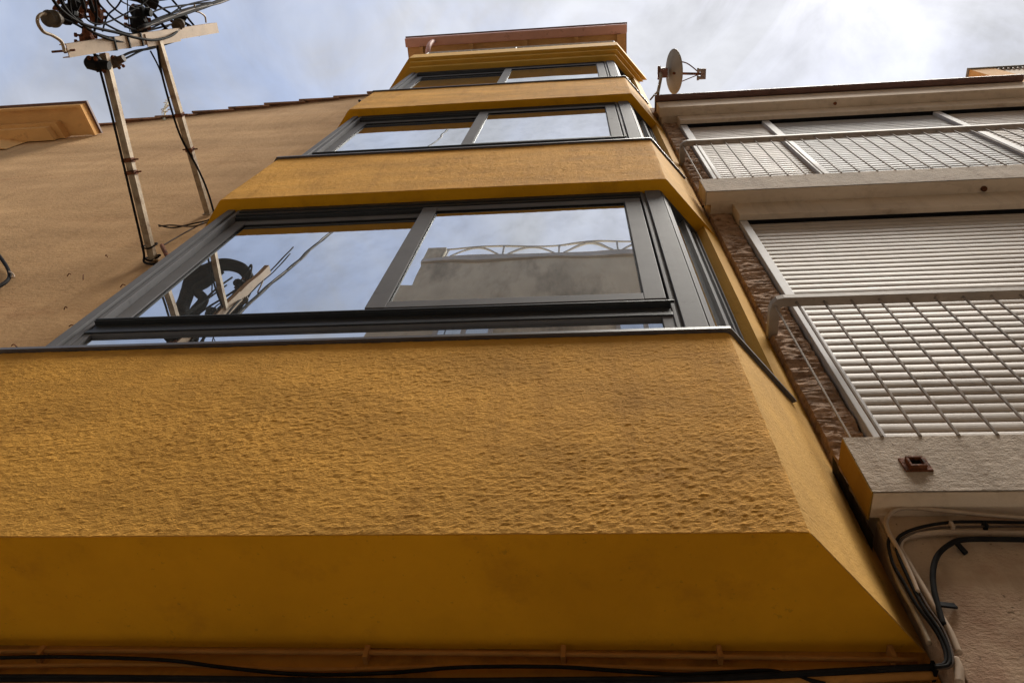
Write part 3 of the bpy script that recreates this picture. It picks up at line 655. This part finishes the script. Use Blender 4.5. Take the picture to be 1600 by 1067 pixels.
# ------------------------------------------------------------ satellite dish on the neighbour's roof
dc = atz(1046, 113, 8.25+CZ)
base = atz(1028, 147, 7.74+CZ)
dsh = empty('satellite_dish', base, 'pale round satellite dish on a bent mast at the roof corner', 'satellite dish')
ax = Vector((0.96, 0.02, 0.27)).normalized()
u_ = Vector((0, 1, 0)); u_ = (u_-ax*u_.dot(ax)).normalized(); v_ = ax.cross(u_)
RD = 0.215
def disc(off):
    rows = []
    for r in (0.0001, .2, .4, .6, .8, .93, 1.0):
        rows.append([dc+ax*(off+0.045*r*r)+(u_*math.cos(a)+v_*math.sin(a))*RD*r*(1 if off == 0 else 0.995) for a in [2*math.pi*j/36 for j in range(36)]])
    return rows
bm = bmesh.new(); A = [[bm.verts.new(p) for p in r] for r in disc(0)]; B = [[bm.verts.new(p) for p in r] for r in disc(0.007)]
for T in (A, B):
    for i in range(6):
        for j in range(36): bm.faces.new((T[i][j], T[i][(j+1) % 36], T[i+1][(j+1) % 36], T[i+1][j]))
for j in range(36): bm.faces.new((A[-1][j], A[-1][(j+1) % 36], B[-1][(j+1) % 36], B[-1][j]))
part('reflector', bm, 'dish', dsh, smooth=True)
bm = bmesh.new(); tube(bm, [base, base+Vector((0.015, -0.01, 0.12)), dc-ax*0.10+Vector((0, 0.02, -0.12)), dc-ax*0.09+Vector((0, 0, 0.06))], 0.015, 8)
tube(bm, [base+Vector((-0.07, 0.05, 0)), base+Vector((0.01, 0, 0.15))], 0.008, 6, smooth=False)
part('mast', bm, 'galv', dsh, smooth=True)
bm = bmesh.new(); c_ = dc-ax*0.06
box(bm, c_.x-0.035, c_.x+0.035, c_.y-0.045, c_.y+0.045, c_.z-0.05, c_.z+0.05, 0.008); box(bm, c_.x-0.06, c_.x-0.03, c_.y-0.065, c_.y+0.065, c_.z-0.012, c_.z+0.012, 0.003)
part('bracket', bm, 'gutter', dsh)
ln = atz(1098, 116, 8.12+CZ)
bm = bmesh.new(); tube(bm, [dc-v_*0+ax*0.0+Vector((0.02, 0, -0.10)), ln], 0.012, 6, smooth=False)
tube(bm, [dc+u_*0.13+ax*0.03, ln+Vector((-0.03, 0, 0))], 0.005, 5, smooth=False); tube(bm, [dc-u_*0.1+ax*0.03, dc+Vector((0.16, -0.08, -.05)), ln+Vector((-0.02, 0, 0))], 0.006, 5)
part('feed_arm', bm, 'rust', dsh)
bm = bmesh.new(); lathe(bm, ln+Vector((-0.01, -0.035, 0)), (-1, 0, 0.1), [(-0.02, 0.014), (0.02, 0.016), (0.03, 0.024), (0.045, 0.024)], 12)
lathe(bm, ln+Vector((-0.01, 0.035, 0)), (-1, 0, 0.1), [(-0.02, 0.014), (0.02, 0.016), (0.03, 0.024), (0.045, 0.024)], 12)
box(bm, ln.x-0.02, ln.x+0.03, ln.y-0.05, ln.y+0.05, ln.z-0.01, ln.z+0.012, 0.003)
part('receiver', bm, 'bar', dsh)

# ------------------------------------------------------------ wall bracket for the overhead lines
def px(u, v, X): d = ray(u, v); k = X/d.x; return Vector((X, d.y*k, d.z*k + CZ))
BX = -2.62
def pz(u, v, z): return px(u, v, BX + (z-4.28)*0.55)      # z only shifts a point a little along the street
br = empty('line_bracket', (-2.55, 1.45, 4.24+CZ), 'weathered steel bracket: two long arms carrying an upright tan bar over the street', 'cable bracket')
def rodframe(bm, p0, p1, prof, a1, a2):
    R0 = [bm.verts.new(p0+a1*x+a2*y) for x, y in prof]; R1 = [bm.verts.new(p1+a1*x+a2*y) for x, y in prof]; n = len(prof)
    bm.faces.new(R0[::-1]); bm.faces.new(R1)
    for i in range(n): bm.faces.new((R0[i], R0[(i+1) % n], R1[(i+1) % n], R1[i]))
def rect(x0, x1, y0, y1): return [(x0, y0), (x1, y0), (x1, y1), (x0, y1)]
armp = ((Vector((-2.538, Y0-0.002, 4.242+CZ)), Vector((-2.634, 0.335, 4.49+CZ))), (Vector((-2.605, Y0-0.002, 5.185+CZ)), Vector((-2.605, 0.325, 5.08+CZ))))
for ai, (p0, p1) in enumerate(armp):
    dv = (p1-p0).normalized(); a1 = Vector((1, 0, 0)); a1 = (a1-dv*a1.dot(dv)).normalized(); a2 = a1.cross(dv)
    bm = bmesh.new(); W = 0.019
    rodframe(bm, p0, p1, [(-W, -W), (W, -W), (W, W), (W-.005, W), (W-.005, -W+.005), (-W+.005, -W+.005), (-W+.005, W), (-W, W)] if a2.z > 0 else [(-W, -W), (-W+.005, -W), (-W+.005, W-.005), (W-.005, W-.005), (W-.005, -W), (W, -W), (W, W), (-W, W)], a1, a2)
    a = part('arm', bm, 'galv', br)
    for t in ((0.44, 0.50) if ai == 0 else (0.40, 0.60)):
        c = p0.lerp(p1, t); q = bmesh.new(); rodframe(q, c-dv*0.012, c+dv*0.012, rect(-W-.004, W+.004, -W-.004, W+.004), a1, a2)
        tube(q, [c+a1*0.025, c+a1*0.055], 0.005, 5, smooth=False); tube(q, [c-a1*0.025, c-a1*0.05], 0.005, 5, smooth=False)
        part('clamp_band', q, 'rust', a)
    q = bmesh.new(); rodframe(q, p0+dv*0.004, p0+dv*0.012, rect(-0.028, 0.028, -0.035, 0.035), a1, a2); part('foot_plate', q, 'galv', a)
b0 = Vector((-2.65, 0.288, 4.19+CZ)); b1 = Vector((-2.56, 0.318, 5.90+CZ)); dv = (b1-b0).normalized()
a1 = Vector((0, 1, 0)); a1 = (a1-dv*a1.dot(dv)).normalized(); a2 = a1.cross(dv)      # a1 towards the wall
bm = bmesh.new(); W = 0.034
sg = 1 if a2.x > 0 else -1
rodframe(bm, b0, b1, [(-W, 0), (W, 0), (W, -0.04*sg), (W-.005, -0.04*sg), (W-.005, -.005*sg), (-W+.005, -.005*sg), (-W+.005, -0.04*sg), (-W, -0.04*sg)], a1, a2)
cb = part('upright_bar', bm, 'channel', br)
Lb = (b1-b0).length
q = bmesh.new(); rodframe(q, b0+dv*0.75, b0+dv*1.15, rect(-W+.006, W+.012, 0.0006*sg, 0.006*sg), a1, a2); part('splice_plate', q, 'channel', cb)
for t in (0.42, 0.56, 0.70):
    q = bmesh.new(); rodframe(q, b0+dv*t, b0+dv*(t+0.010), rect(-W-.004, W+.004, -0.043, 0.008), a1, a2); part('cable_tie', q, 'gasket', cb)
q = bmesh.new(); p = b0+dv*0.03+a2*0.0
tube(q, [p-dv*0.03+Vector((-0.09, 0, 0.0)), p+Vector((0.02, 0, 0))], 0.006, 6, smooth=False); lathe(q, p+Vector((-0.03, 0, 0)), (1, 0, 0), [(-0.012, 0.014), (0.0, 0.014)], 6); part('bolt', q, 'rust', cb)

def pole_hook(pts, r, ins_c, ins_ax, scale, label):
    e = empty('insulator_hook', pts[0], label, 'insulator')
    b = bmesh.new(); tube(b, pts, r, 8, 8); part('hook', b, 'galv', e, smooth=True)
    b = bmesh.new(); S = scale
    lathe(b, ins_c, ins_ax, [(-0.05*S, 0.012*S), (-0.048*S, 0.03*S), (-0.035*S, 0.036*S), (-0.028*S, 0.028*S), (-0.012*S, 0.028*S), (-0.006*S, 0.037*S), (0.006*S, 0.037*S), (0.012*S, 0.026*S), (0.032*S, 0.026*S), (0.038*S, 0.018*S), (0.055*S, 0.014*S)], 20)
    part('insulator', b, 'porcelain', e, smooth=False)
zz = 4.28
pole_hook([pz(101, 82, zz), pz(96, 66, zz), pz(82, 56, zz), pz(68, 50, zz), pz(59, 36, zz), pz(61, 25, zz), pz(72, 22, zz), pz(90, 29, zz)], 0.0085,
          pz(84, 30, zz), (pz(110, 32, zz)-pz(70, 29, zz)), 1.15, 'large brown insulator on the curled hook at the left end of the upright bar')
pole_hook([pz(322, 36, zz), pz(320, 26, zz), pz(312, 20, zz), pz(304, 17, zz), pz(304, 8, zz)], 0.006,
          pz(280, 38, zz+.02), (pz(300, 26, zz)-pz(278, 44, zz)), 1.0, 'small dark insulator hanging near the right end of the upright bar')

# tangled overhead cables
bg_ = 'tangled black cables over the upright bar'
def cable(pts, r, m='cable', label=None, group=None, cat='cable', n=8, k=8):
    b = bmesh.new(); tube(b, pts, r, n, k); o = link('cable', b, m, None, True)
    return tag(o, label, cat, group)
loops = [
 ([(60, -90, 4.5), (72, -30, 4.4), (90, 10, 4.35), (130, 38, 4.33), (185, 52, 4.36), (215, 60, 4.38), (242, 63, 4.38), (268, 56, 4.36), (284, 42, 4.3)], .0075),
 ([(85, -60, 4.5), (95, 0, 4.35), (120, 32, 4.30), (160, 58, 4.27), (205, 68, 4.26), (250, 66, 4.25), (278, 45, 4.26)], .007),
 ([(90, -70, 4.6), (100, 5, 4.4), (128, 38, 4.3), (150, 52, 4.3), (190, 62, 4.32), (230, 60, 4.33), (265, 40, 4.34)], .004),
 ([(130, -60, 4.4), (138, 0, 4.35), (150, 25, 4.32), (172, 42, 4.30), (205, 54, 4.30), (240, 46, 4.30), (285, 34, 4.3)], .006),
 ([(145, -60, 4.4), (150, -5, 4.38), (165, 18, 4.3), (185, 35, 4.32), (215, 47, 4.30), (245, 30, 4.30), (300, 12, 4.3), (380, -6, 4.3)], .006),
 ([(95, 28, 4.3), (118, 38, 4.28), (140, 50, 4.27), (165, 58, 4.26), (190, 60, 4.25)], .006),
 ([(115, -40, 4.6), (108, -5, 4.45), (112, 22, 4.32), (128, 35, 4.28), (135, 55, 4.27), (146, 80, 4.26), (150, 94, 4.25)], .0075),
 ([(160, -50, 4.7), (162, -10, 4.5), (180, 15, 4.36), (205, 28, 4.32), (232, 22, 4.3), (262, 12, 4.3), (330, 4, 4.3)], .005),
 ([(200, -50, 4.7), (199, -5, 4.5), (200, 25, 4.36), (203, 50, 4.30)], .003),
 ([(170, -50, 4.7), (185, -4, 4.5), (200, 8, 4.4), (216, 14, 4.35), (232, 12, 4.3)], .004),
 ([(160, 50, 4.3), (168, 25, 4.35), (185, 8, 4.4), (205, -30, 4.5)], .0045),
 ([(145, 60, 4.28), (150, 35, 4.32), (150, 12, 4.36), (142, -30, 4.5)], .006),
 ([(175, 75, 4.27), (190, 60, 4.27), (215, 52, 4.28), (250, 38, 4.3), (270, 20, 4.32), (300, 6, 4.32), (372, -8, 4.32)], .005),
 ([(150, 98, 4.25), (175, 96, 4.25), (205, 82, 4.25), (240, 75, 4.25), (275, 64, 4.26)], .007),
 ([(152, 104, 4.26), (180, 99, 4.26), (200, 90, 4.27), (225, 78, 4.27), (262, 66, 4.3)], .0055),
 ([(235, 80, 4.30), (250, 110, 4.32), (262, 150, 4.32)], .005),
 ([(120, -50, 4.5), (132, 5, 4.36), (136, 30, 4.33), (158, 38, 4.33), (196, 22, 4.36), (230, 0, 4.4), (250, -40, 4.5)], .0045),
 ([(140, 92, 4.24), (150, 100, 4.22), (162, 106, 4.24), (160, 92, 4.25), (148, 86, 4.26)], .007),
]
LB = ['outermost thick cable sweeping under the whole tangle to the small insulator', 'thick cable hugging the upper side of the bar to the small insulator', 'thin cable just inside the thick one over the bar', 'cable passing through the middle of the tangle above the left arm', 'cable crossing the tangle and leaving to the right above the bar', 'short cable from the big insulator down to the bar', 'thick cable dropping behind the bar to the clamp under it', 'cable arching across the top of the tangle into the bundle', 'fine vertical wire above the middle of the bar', 'fine cable hanging between the tangle and the top clamp', 'fine wire crossing diagonally upwards right of the left arm', 'cable rising straight up beside the rusty clamp', 'cable lying along the bar and rising to the right', 'thick cable slung under the bar between the two arms', 'thinner cable slung under the bar between the two arms', 'cable end hanging down beside the right arm', 'cable curving up and over at the top of the tangle', 'cable coil wrapped round the clamp under the bar']
for (pts, r), lb_ in zip(loops, LB):
    if lb_ != LB[0] and lb_ != LB[1]: pts = [(a, b, c-0.22) for a, b, c in pts]
    cable([pz(*p) for p in pts], r*1.1, 'cable', 'black '+lb_, bg_)
# twisted bundle leaving to the right along the street
for i in range(4):
    pts = []
    for k in range(40):
        t = k/39
        a = pz(215, 45, 4.31); b = pz(380, -8, 4.33); a2 = b+(b-a)*9
        p = a.lerp(a2, t) + Vector((0, 0, -1.0*t*(1-t)))
        an = t*80+i*math.pi/2; p += Vector((0, math.cos(an), math.sin(an)))*0.0095
        pts.append(p)
    cable(pts, 0.0085, 'cable' if i else 'cable_brown', ('brown', 'first black', 'second black', 'third black')[i]+' strand of the twisted bundle leaving to the right above the bar', 'twisted strands of the overhead bundle', k=3)
# span leaving over the street
for i in range(3):
    c = pz(118+i*14, 12+i*3, 4.3)
    cable([c, c+Vector((-0.02*i, -0.7, 0.02)), c+Vector((-0.05*i, -2.0, 0.15)), c+Vector((0.1*i, -2.45, 0.2))], 0.009, 'cable', ('leftmost', 'middle', 'rightmost')[i]+' of three thick span cables leaving the tangle over the top edge')
# thick cables high over the bar, seen only mirrored in the glazing
def mir(u, v, z): d = ray(u, v); k = z/d.z; return Vector((d.x*k, 2.47-d.y*k, z+CZ))
cable([mir(*p) for p in ((292, 452, 6.5), (300, 428, 6.6), (322, 420, 6.7), (350, 412, 6.7), (378, 418, 6.7), (388, 438, 6.7), (378, 462, 6.6), (360, 484, 6.5), (330, 520, 6.3))]+[b0+dv*1.62+Vector((-0.22, -0.02, 0.2)), b0+dv*1.42+Vector((-0.06, 0, 0))], lambda t: 0.055 if t < 0.72 else 0.055-0.047*min(1, (t-0.72)/0.12), 'cable', 'thick black cable loop high over the bracket mirrored in the left pane')
cable([mir(*p) for p in ((330, 425, 6.5), (300, 442, 6.4), (290, 465, 6.2), (284, 490, 5.9), (300, 525, 5.8), (305, 560, 5.6))]+[b0+dv*1.2+Vector((-0.08, 0, 0))], lambda t: 0.062 if t < 0.7 else 0.062-0.052*min(1, (t-0.7)/0.15), 'cable', 'thickest black sheath beside the mirrored cable loop')
cable([mir(*p) for p in ((345, 418, 6.4), (322, 440, 6.3), (306, 452, 6.3), (318, 468, 6.2), (300, 492, 6.0))]+[b0+dv*1.5+Vector((-0.05, 0, 0))], lambda t: 0.045 if t < 0.7 else 0.045-0.037*min(1, (t-0.7)/0.15), 'cable', 'black sheath folded inside the mirrored cable loop')
# junctions / dead end clamps in the tangle
def clamp(c, dirv, s, label, m='gasket'):
    e = empty('cable_clamp', c, label, 'cable clamp', None)
    dv = Vector(dirv).normalized(); b = bmesh.new()
    lathe(b, c-dv*0.04*s, dv, [(0, 0.012*s), (0.01*s, 0.024*s), (0.05*s, 0.028*s), (0.06*s, 0.018*s), (0.09*s, 0.016*s)], 10)
    part('body', b, m, e)
    b = bmesh.new(); o_ = dv.orthogonal().normalized()
    for k in (-1, 1):
        lathe(b, c+dv*0.012*s*k-o_*0.035*s, o_, [(0, 0.007*s), (0.01*s, 0.007*s), (0.011*s, 0.004*s), (0.068*s, 0.004*s), (0.069*s, 0.008*s), (0.078*s, 0.008*s)], 6)
    part('bolt', b, 'rust', e)
clamp(pz(108, 20, 4.05), (1, -1, 0.2), 1.7, 'dark clamp beside the large insulator at the left of the tangle')
clamp(pz(122, 8, 4.05), (0.4, -1, 0), 1.8, 'rusty dark clamp topmost above the large insulator', 'rust')
clamp(pz(217, 36, 4.05), (0.3, -1, 0), 2.0, 'bulky black clamp standing above the middle of the upright bar')
clamp(pz(218, 18, 4.05), (1, 0.2, 0), 1.5, 'small black clamp at the top centre of the tangle')
clamp(pz(280, 36, 4.05), (1, -0.9, 0), 1.5, 'black knobbly clamp beside the small insulator on the right')
clamp(pz(150, 100, 4.23), (1, 0.2, 0), 1.5, 'dark clamp hanging under the upright bar beside the left arm')
clamp(pz(136, 62, 4.05), (0.3, -1, 0), 1.5, 'reddish brown clamp on the upper side of the upright bar', 'rust')
clamp(pz(180, 97, 4.27), (1, -0.3, 0), 1.2, 'grey tapered sleeve clamp right of the left arm', 'cable_brown')
clamp(pz(150, 22, 4.05), (0.2, -1, 0), 1.5, 'small rusty clamp among the cables above the left arm', 'rust')

# cables tied to the arms
def arm_pt(i, t, dx, dz): return armp[i][0].lerp(armp[i][1], t)+Vector((dx, 0, dz))
cable([arm_pt(1, 0.98, 0.0, -0.03), arm_pt(1, 0.8, -0.028, -0.028), arm_pt(1, 0.5, -0.03, -0.02), arm_pt(1, 0.3, 0.03, -0.03), arm_pt(1, 0.15, 0.06, -0.04), Vector((-2.50, Y0-0.02, 5.05+CZ)), Vector((-2.46, Y0-0.015, 4.9+CZ))], 0.007, 'cable', 'black cable tied along the upper bracket arm and down beside the bay')
cable([arm_pt(0, 0.98, -0.03, -0.03), arm_pt(0, 0.7, -0.03, -0.02), arm_pt(0, 0.3, -0.032, -0.02), arm_pt(0, 0.06, -0.03, -0.03), Vector((-2.56, Y0-0.02, 4.18+CZ)), aty(239, 413, Y0-.012), aty(246, 411, Y0-.012)], 0.007, 'cable', 'black cable tied along the lower bracket arm to the beige wall')
cable([aty(248, 352, Y0-.05), aty(270, 356, Y0-.04), aty(300, 350, Y0-.04), aty(322, 345, Y0-.05), aty(334, 340, Y0-.05)], 0.005, 'cable', 'upper of two thin ties stretched between the feet of the bracket arms')
cable([aty(248, 354, Y0-.05), aty(268, 352, Y0-.05), aty(300, 354, Y0-.05), aty(322, 348, Y0-.05), aty(334, 343, Y0-.05)], 0.005, 'cable_brown', 'lower of two thin ties stretched between the feet of the bracket arms')
for (t, r_) in ((0.02, 0.012), (0.08, 0.010)):
    c = arm_pt(0, t, 0, 0)
    cable([c+Vector((-0.035, 0, -0.03)), c+Vector((0.0, 0.01, -0.036)), c+Vector((0.035, 0, -0.02)), c+Vector((0.03, 0, 0.03)), c+Vector((-0.035, 0.01, 0.03)), c+Vector((-0.036, 0, -0.028))], r_*0.45, 'cable', 'wire wrapped round the foot of the lower arm, '+('next to the wall' if t < 0.05 else 'a hand from the wall'))
cable([aty(-90, 440, Y0-.03), aty(-30, 360, Y0-.03), aty(-4, 396, Y0-.02), aty(10, 416, Y0-.016), aty(15, 430, Y0-.014), aty(10, 440, Y0-.016), aty(-6, 450, Y0-.02), aty(-40, 470, Y0-.03)], 0.011, 'cable', 'black cable loop clipped on the beige wall at the left picture edge')
cable([aty(14, 425, Y0-.02), aty(19, 427, Y0-.03), aty(22, 432, Y0-.02), aty(17, 434, Y0-.02)], 0.005, 'cable_light', 'small pale clip wire holding the loop at the left picture edge')
# rusty bracket between the arm foot and the left window
cable([aty(253, 384, Y0-.03), aty(262, 402, Y0-.06), aty(266, 412, Y0-.06)], 0.013, 'rust', 'short rusty iron stub beside the left window frame', None, 'iron stub')
cable([aty(254, 384, Y0-.03), aty(285, 366, Y0-.03), aty(318, 348, Y0-.03)], 0.005, 'cable_brown', 'thin brown wire running up beside the left window frame')
# little black hook on the left edge of the top storey
cable([(-2.36, 1.46, 9.3+CZ), (-2.50, 1.42, 9.32+CZ), (-2.56, 1.40, 9.40+CZ)], 0.016, 'cable', 'little black peg on the left edge of the top storey bay', None, 'peg')

# ------------------------------------------------------------ cables along the walls below the bay
def wl(pts, y): return [aty(u, v, y) for u, v in pts]
ext = lambda P: P
cable(wl([(-900, 1040), (-200, 1022), (60, 1017), (400, 1018), (800, 1021), (1150, 1026), (1432, 1031)], 1.462), 0.0065, 'cable_yellow', 'painted conduit highest under the bay soffit')
cable(wl([(-900, 1075), (-200, 1045), (0, 1041), (250, 1038), (480, 1046), (800, 1040), (1150, 1046), (1440, 1050)], 1.462), 0.0055, 'cable_yellow', 'second painted cable running under the bay soffit')
cable(wl([(-900, 1062), (-200, 1034), (0, 1027), (120, 1026), (260, 1031), (350, 1042), (470, 1053), (600, 1051), (720, 1042), (860, 1041), (960, 1047), (1060, 1053), (1130, 1050), (1200, 1047), (1240, 1056), (1290, 1068)], 1.448), 0.0045, 'cable', 'thin black cable sagging in waves below the bay')
cable(wl([(-900, 1080), (-200, 1060), (0, 1056), (300, 1058), (600, 1062), (900, 1060), (1100, 1058), (1300, 1047), (1400, 1042), (1462, 1040)], 1.440), 0.005, 'cable', 'glossy black cable rising to the corner below the bay')
cable(wl([(-900, 1092), (-200, 1068), (0, 1062), (300, 1063), (600, 1066), (900, 1066), (1100, 1062), (1300, 1052), (1400, 1046), (1462, 1043)], 1.444), 0.0045, 'cable', 'lowest black cable rising to the corner below the bay')
cable(wl([(-900, 1105), (0, 1072), (700, 1074), (1100, 1070), (1300, 1061), (1462, 1054)], 1.455), 0.010, 'cable_yellow', 'thick yellow painted tube lowest below the bay')
for i, u in enumerate((62, 572, 880, 1125, 1395)):
    b = bmesh.new(); p = aty(u, 1018, 1.455); box(b, p.x-0.006, p.x+0.006, 1.453, 1.4795, p.z-0.016, p.z+0.020, 0.002)
    tag(link('conduit_clip', b, 'cable_yellow'), ('leftmost', 'second from left', 'middle', 'second from right', 'rightmost')[i]+' painted clip holding the conduit under the bay soffit', 'cable clip', 'clips along the conduit under the bay')
yn = 1.366
cable(wl([(1462, 1040), (1476, 1036), (1477, 1018), (1462, 985), (1433, 946), (1411, 908), (1395, 880), (1388, 850), (1391, 838)], yn), 0.0042, 'cable', 'black cable leftmost in the bundle climbing the rosy wall')
cable(wl([(1462, 1042), (1482, 1038), (1483, 1018), (1468, 985), (1440, 944), (1418, 900), (1403, 866), (1401, 845), (1412, 833), (1440, 823), (1482, 816), (1540, 815), (1700, 818)], yn-.003), 0.0042, 'cable', 'black cable bending right below the balcony and along the wall')
cable(wl([(1464, 1044), (1486, 1040), (1487, 1018), (1473, 982), (1446, 942), (1424, 898), (1408, 864), (1405, 850), (1415, 838), (1445, 828), (1500, 823), (1700, 822)], yn-.001), 0.0032, 'cable_brown', 'thin brown cable next to the black one on the rosy wall')
cable(wl([(1434, 925), (1424, 900), (1406, 862), (1388, 830), (1385, 812), (1398, 797), (1425, 793), (1480, 798), (1540, 804), (1700, 818)], yn-.004), 0.006, 'cable_light', 'cream painted cable highest on the rosy wall under the slab')
cable(wl([(1498, 1020), (1483, 985), (1461, 950), (1438, 912), (1417, 876), (1406, 856), (1410, 842), (1430, 836), (1470, 832), (1540, 833), (1700, 835)], yn+.006), 0.008, 'cable_light', 'thick cream painted tube sweeping along the rosy wall')
cable(wl([(1474, 975), (1466, 948), (1459, 918), (1458, 890), (1466, 866), (1484, 850), (1505, 843), (1560, 842), (1700, 845)], yn), 0.0068, 'cable', 'lone dark hose curving on the rosy wall right of the bundle')
cable(wl([(1452, 1005), (1440, 978), (1426, 950), (1408, 918), (1396, 890), (1390, 868)], yn+.01), 0.006, 'galv', 'dull tan tube left of the cable bundle beside the bay')
cable(wl([(1499, 1067), (1498, 1045), (1492, 1030)], yn+.006), 0.010, 'cable_light', 'pale pipe end at the corner of the rosy wall')
for (u, v, du, dv, lb) in ((1492, 843, 18, 20, 'dark strap nail holding the hose at its upper bend'), (1468, 942, 26, 3, 'dark strap nail holding the hose at its lower end')):
    p0 = aty(u, v, yn-.004); p1 = aty(u+du, v+dv, yn+.012)
    b = bmesh.new(); d_ = (p1-p0); n_ = Vector((-d_.z, 0, d_.x)).normalized()*0.0065
    v4 = [p0+n_, p1+n_, p1-n_, p0-n_]
    a = [b.verts.new(q) for q in v4]; c = [b.verts.new(q+Vector((0, 0.006, 0))) for q in v4]
    b.faces.new(a); b.faces.new(c[::-1])
    for i in range(4): b.faces.new((a[i], a[(i+1) % 4], c[(i+1) % 4], c[i]))
    tag(link('cable_strap', b, 'gasket'), lb, 'cable clip')
for (u, v, lb) in ((1487, 820, 'pale clip on the cables left of the black one'), (1539, 819, 'black clip on the cables near the right edge')):
    p = aty(u, v, yn-.006); b = bmesh.new(); box(b, p.x-.004, p.x+.004, p.y-.006, p.y+.012, p.z-.011, p.z+.009, 0.001)
    tag(link('cable_clip', b, 'cable_light' if 'pale' in lb else 'gasket'), lb, 'cable clip')
b = bmesh.new(); p = aty(1459, 1042, 1.438); box(b, p.x-.004, p.x+.004, p.y-.008, p.y+.03, p.z-.014, p.z+.012, 0.001)
tag(link('cable_clip', b, 'gasket'), 'black cable tie at the corner below the bay tip', 'cable clip')

# ------------------------------------------------------------ house across the street (seen in the panes)
ob = empty('opposite_house', (3, -2.0, 0), 'tall grey rendered house across the street mirrored in the bay glazing', 'building')
ZO = 12.15+CZ; XO = -2.62
bm = bmesh.new(); box(bm, XO, 22, -9, -2.0, 0, ZO); part('wall', bm, 'opp', ob)
bm = bmesh.new(); box(bm, -26, -7.0, -14, -7.5, 0, 12); part('unseen_sky_blocker', bm, 'opp', ob)  # unseen block added to keep left sky light off faces turned that way
bm = bmesh.new(); box(bm, XO-0.03, 22, -2.05, -1.965, ZO-0.12, ZO+0.02, 0.005); part('coping', bm, 'opp_trim', ob)
bm = bmesh.new(); box(bm, XO-0.02, XO+0.30, -2.3, -1.97, ZO+0.021, ZO+0.55, 0.005); box(bm, XO-0.35, XO-0.001, -5, -2.02, 0, ZO-1.0, 0.005); part('corner_pillar', bm, 'opp', ob)
bm = bmesh.new(); zt_ = ZO+0.50
tube(bm, [(XO+0.31, -2.0, zt_), (22, -2.0, zt_)], 0.02, 6, smooth=False); tube(bm, [(XO+0.31, -2.0, ZO+0.10), (22, -2.0, ZO+0.10)], 0.015, 6, smooth=False)
r_ = part('roof_rail', bm, 'opp_trim', ob)
for i in range(16):
    x = XO+0.35+i*0.95; b = bmesh.new()
    tube(b, [(x, -2.0, ZO+0.02), (x, -2.0, zt_)], 0.018, 6, smooth=False)
    tube(b, [(x+0.08, -2.0, ZO+0.12), (x+0.28, -2.0, ZO+0.36), (x+0.475, -2.0, ZO+0.45), (x+0.67, -2.0, ZO+0.36), (x+0.87, -2.0, ZO+0.12)], 0.018, 6)
    part('rail_panel', b, 'opp_trim', r_)
for zf in (8.3, 5.3, 2.3):
    for x in (-2.0, 0.4, 2.8, 5.6):
        b = bmesh.new()
        for (xa, xb, za, zb2) in ((0, 0.06, 0, 1.4), (0.74, 0.80, 0, 1.4), (0.37, 0.43, 0.06, 1.34), (0.0601, 0.7399, 0, 0.06), (0.0601, 0.7399, 1.34, 1.4)): box(b, x+xa, x+xb, -2.0, -1.97, zf+CZ+za, zf+CZ+zb2)
        wd = part('window', b, 'opp_trim', ob)
        b = bmesh.new(); box(b, x+0.061, x+0.739, -1.999, -1.985, zf+CZ+0.0601, zf+CZ+1.339); part('pane', b, 'glass_far', wd)
        b = bmesh.new(); box(b, x-0.06, x+0.86, -1.999, -1.90, zf+CZ-0.06, zf+CZ-0.001, 0.004); part('window_sill', b, 'opp_trim', wd)
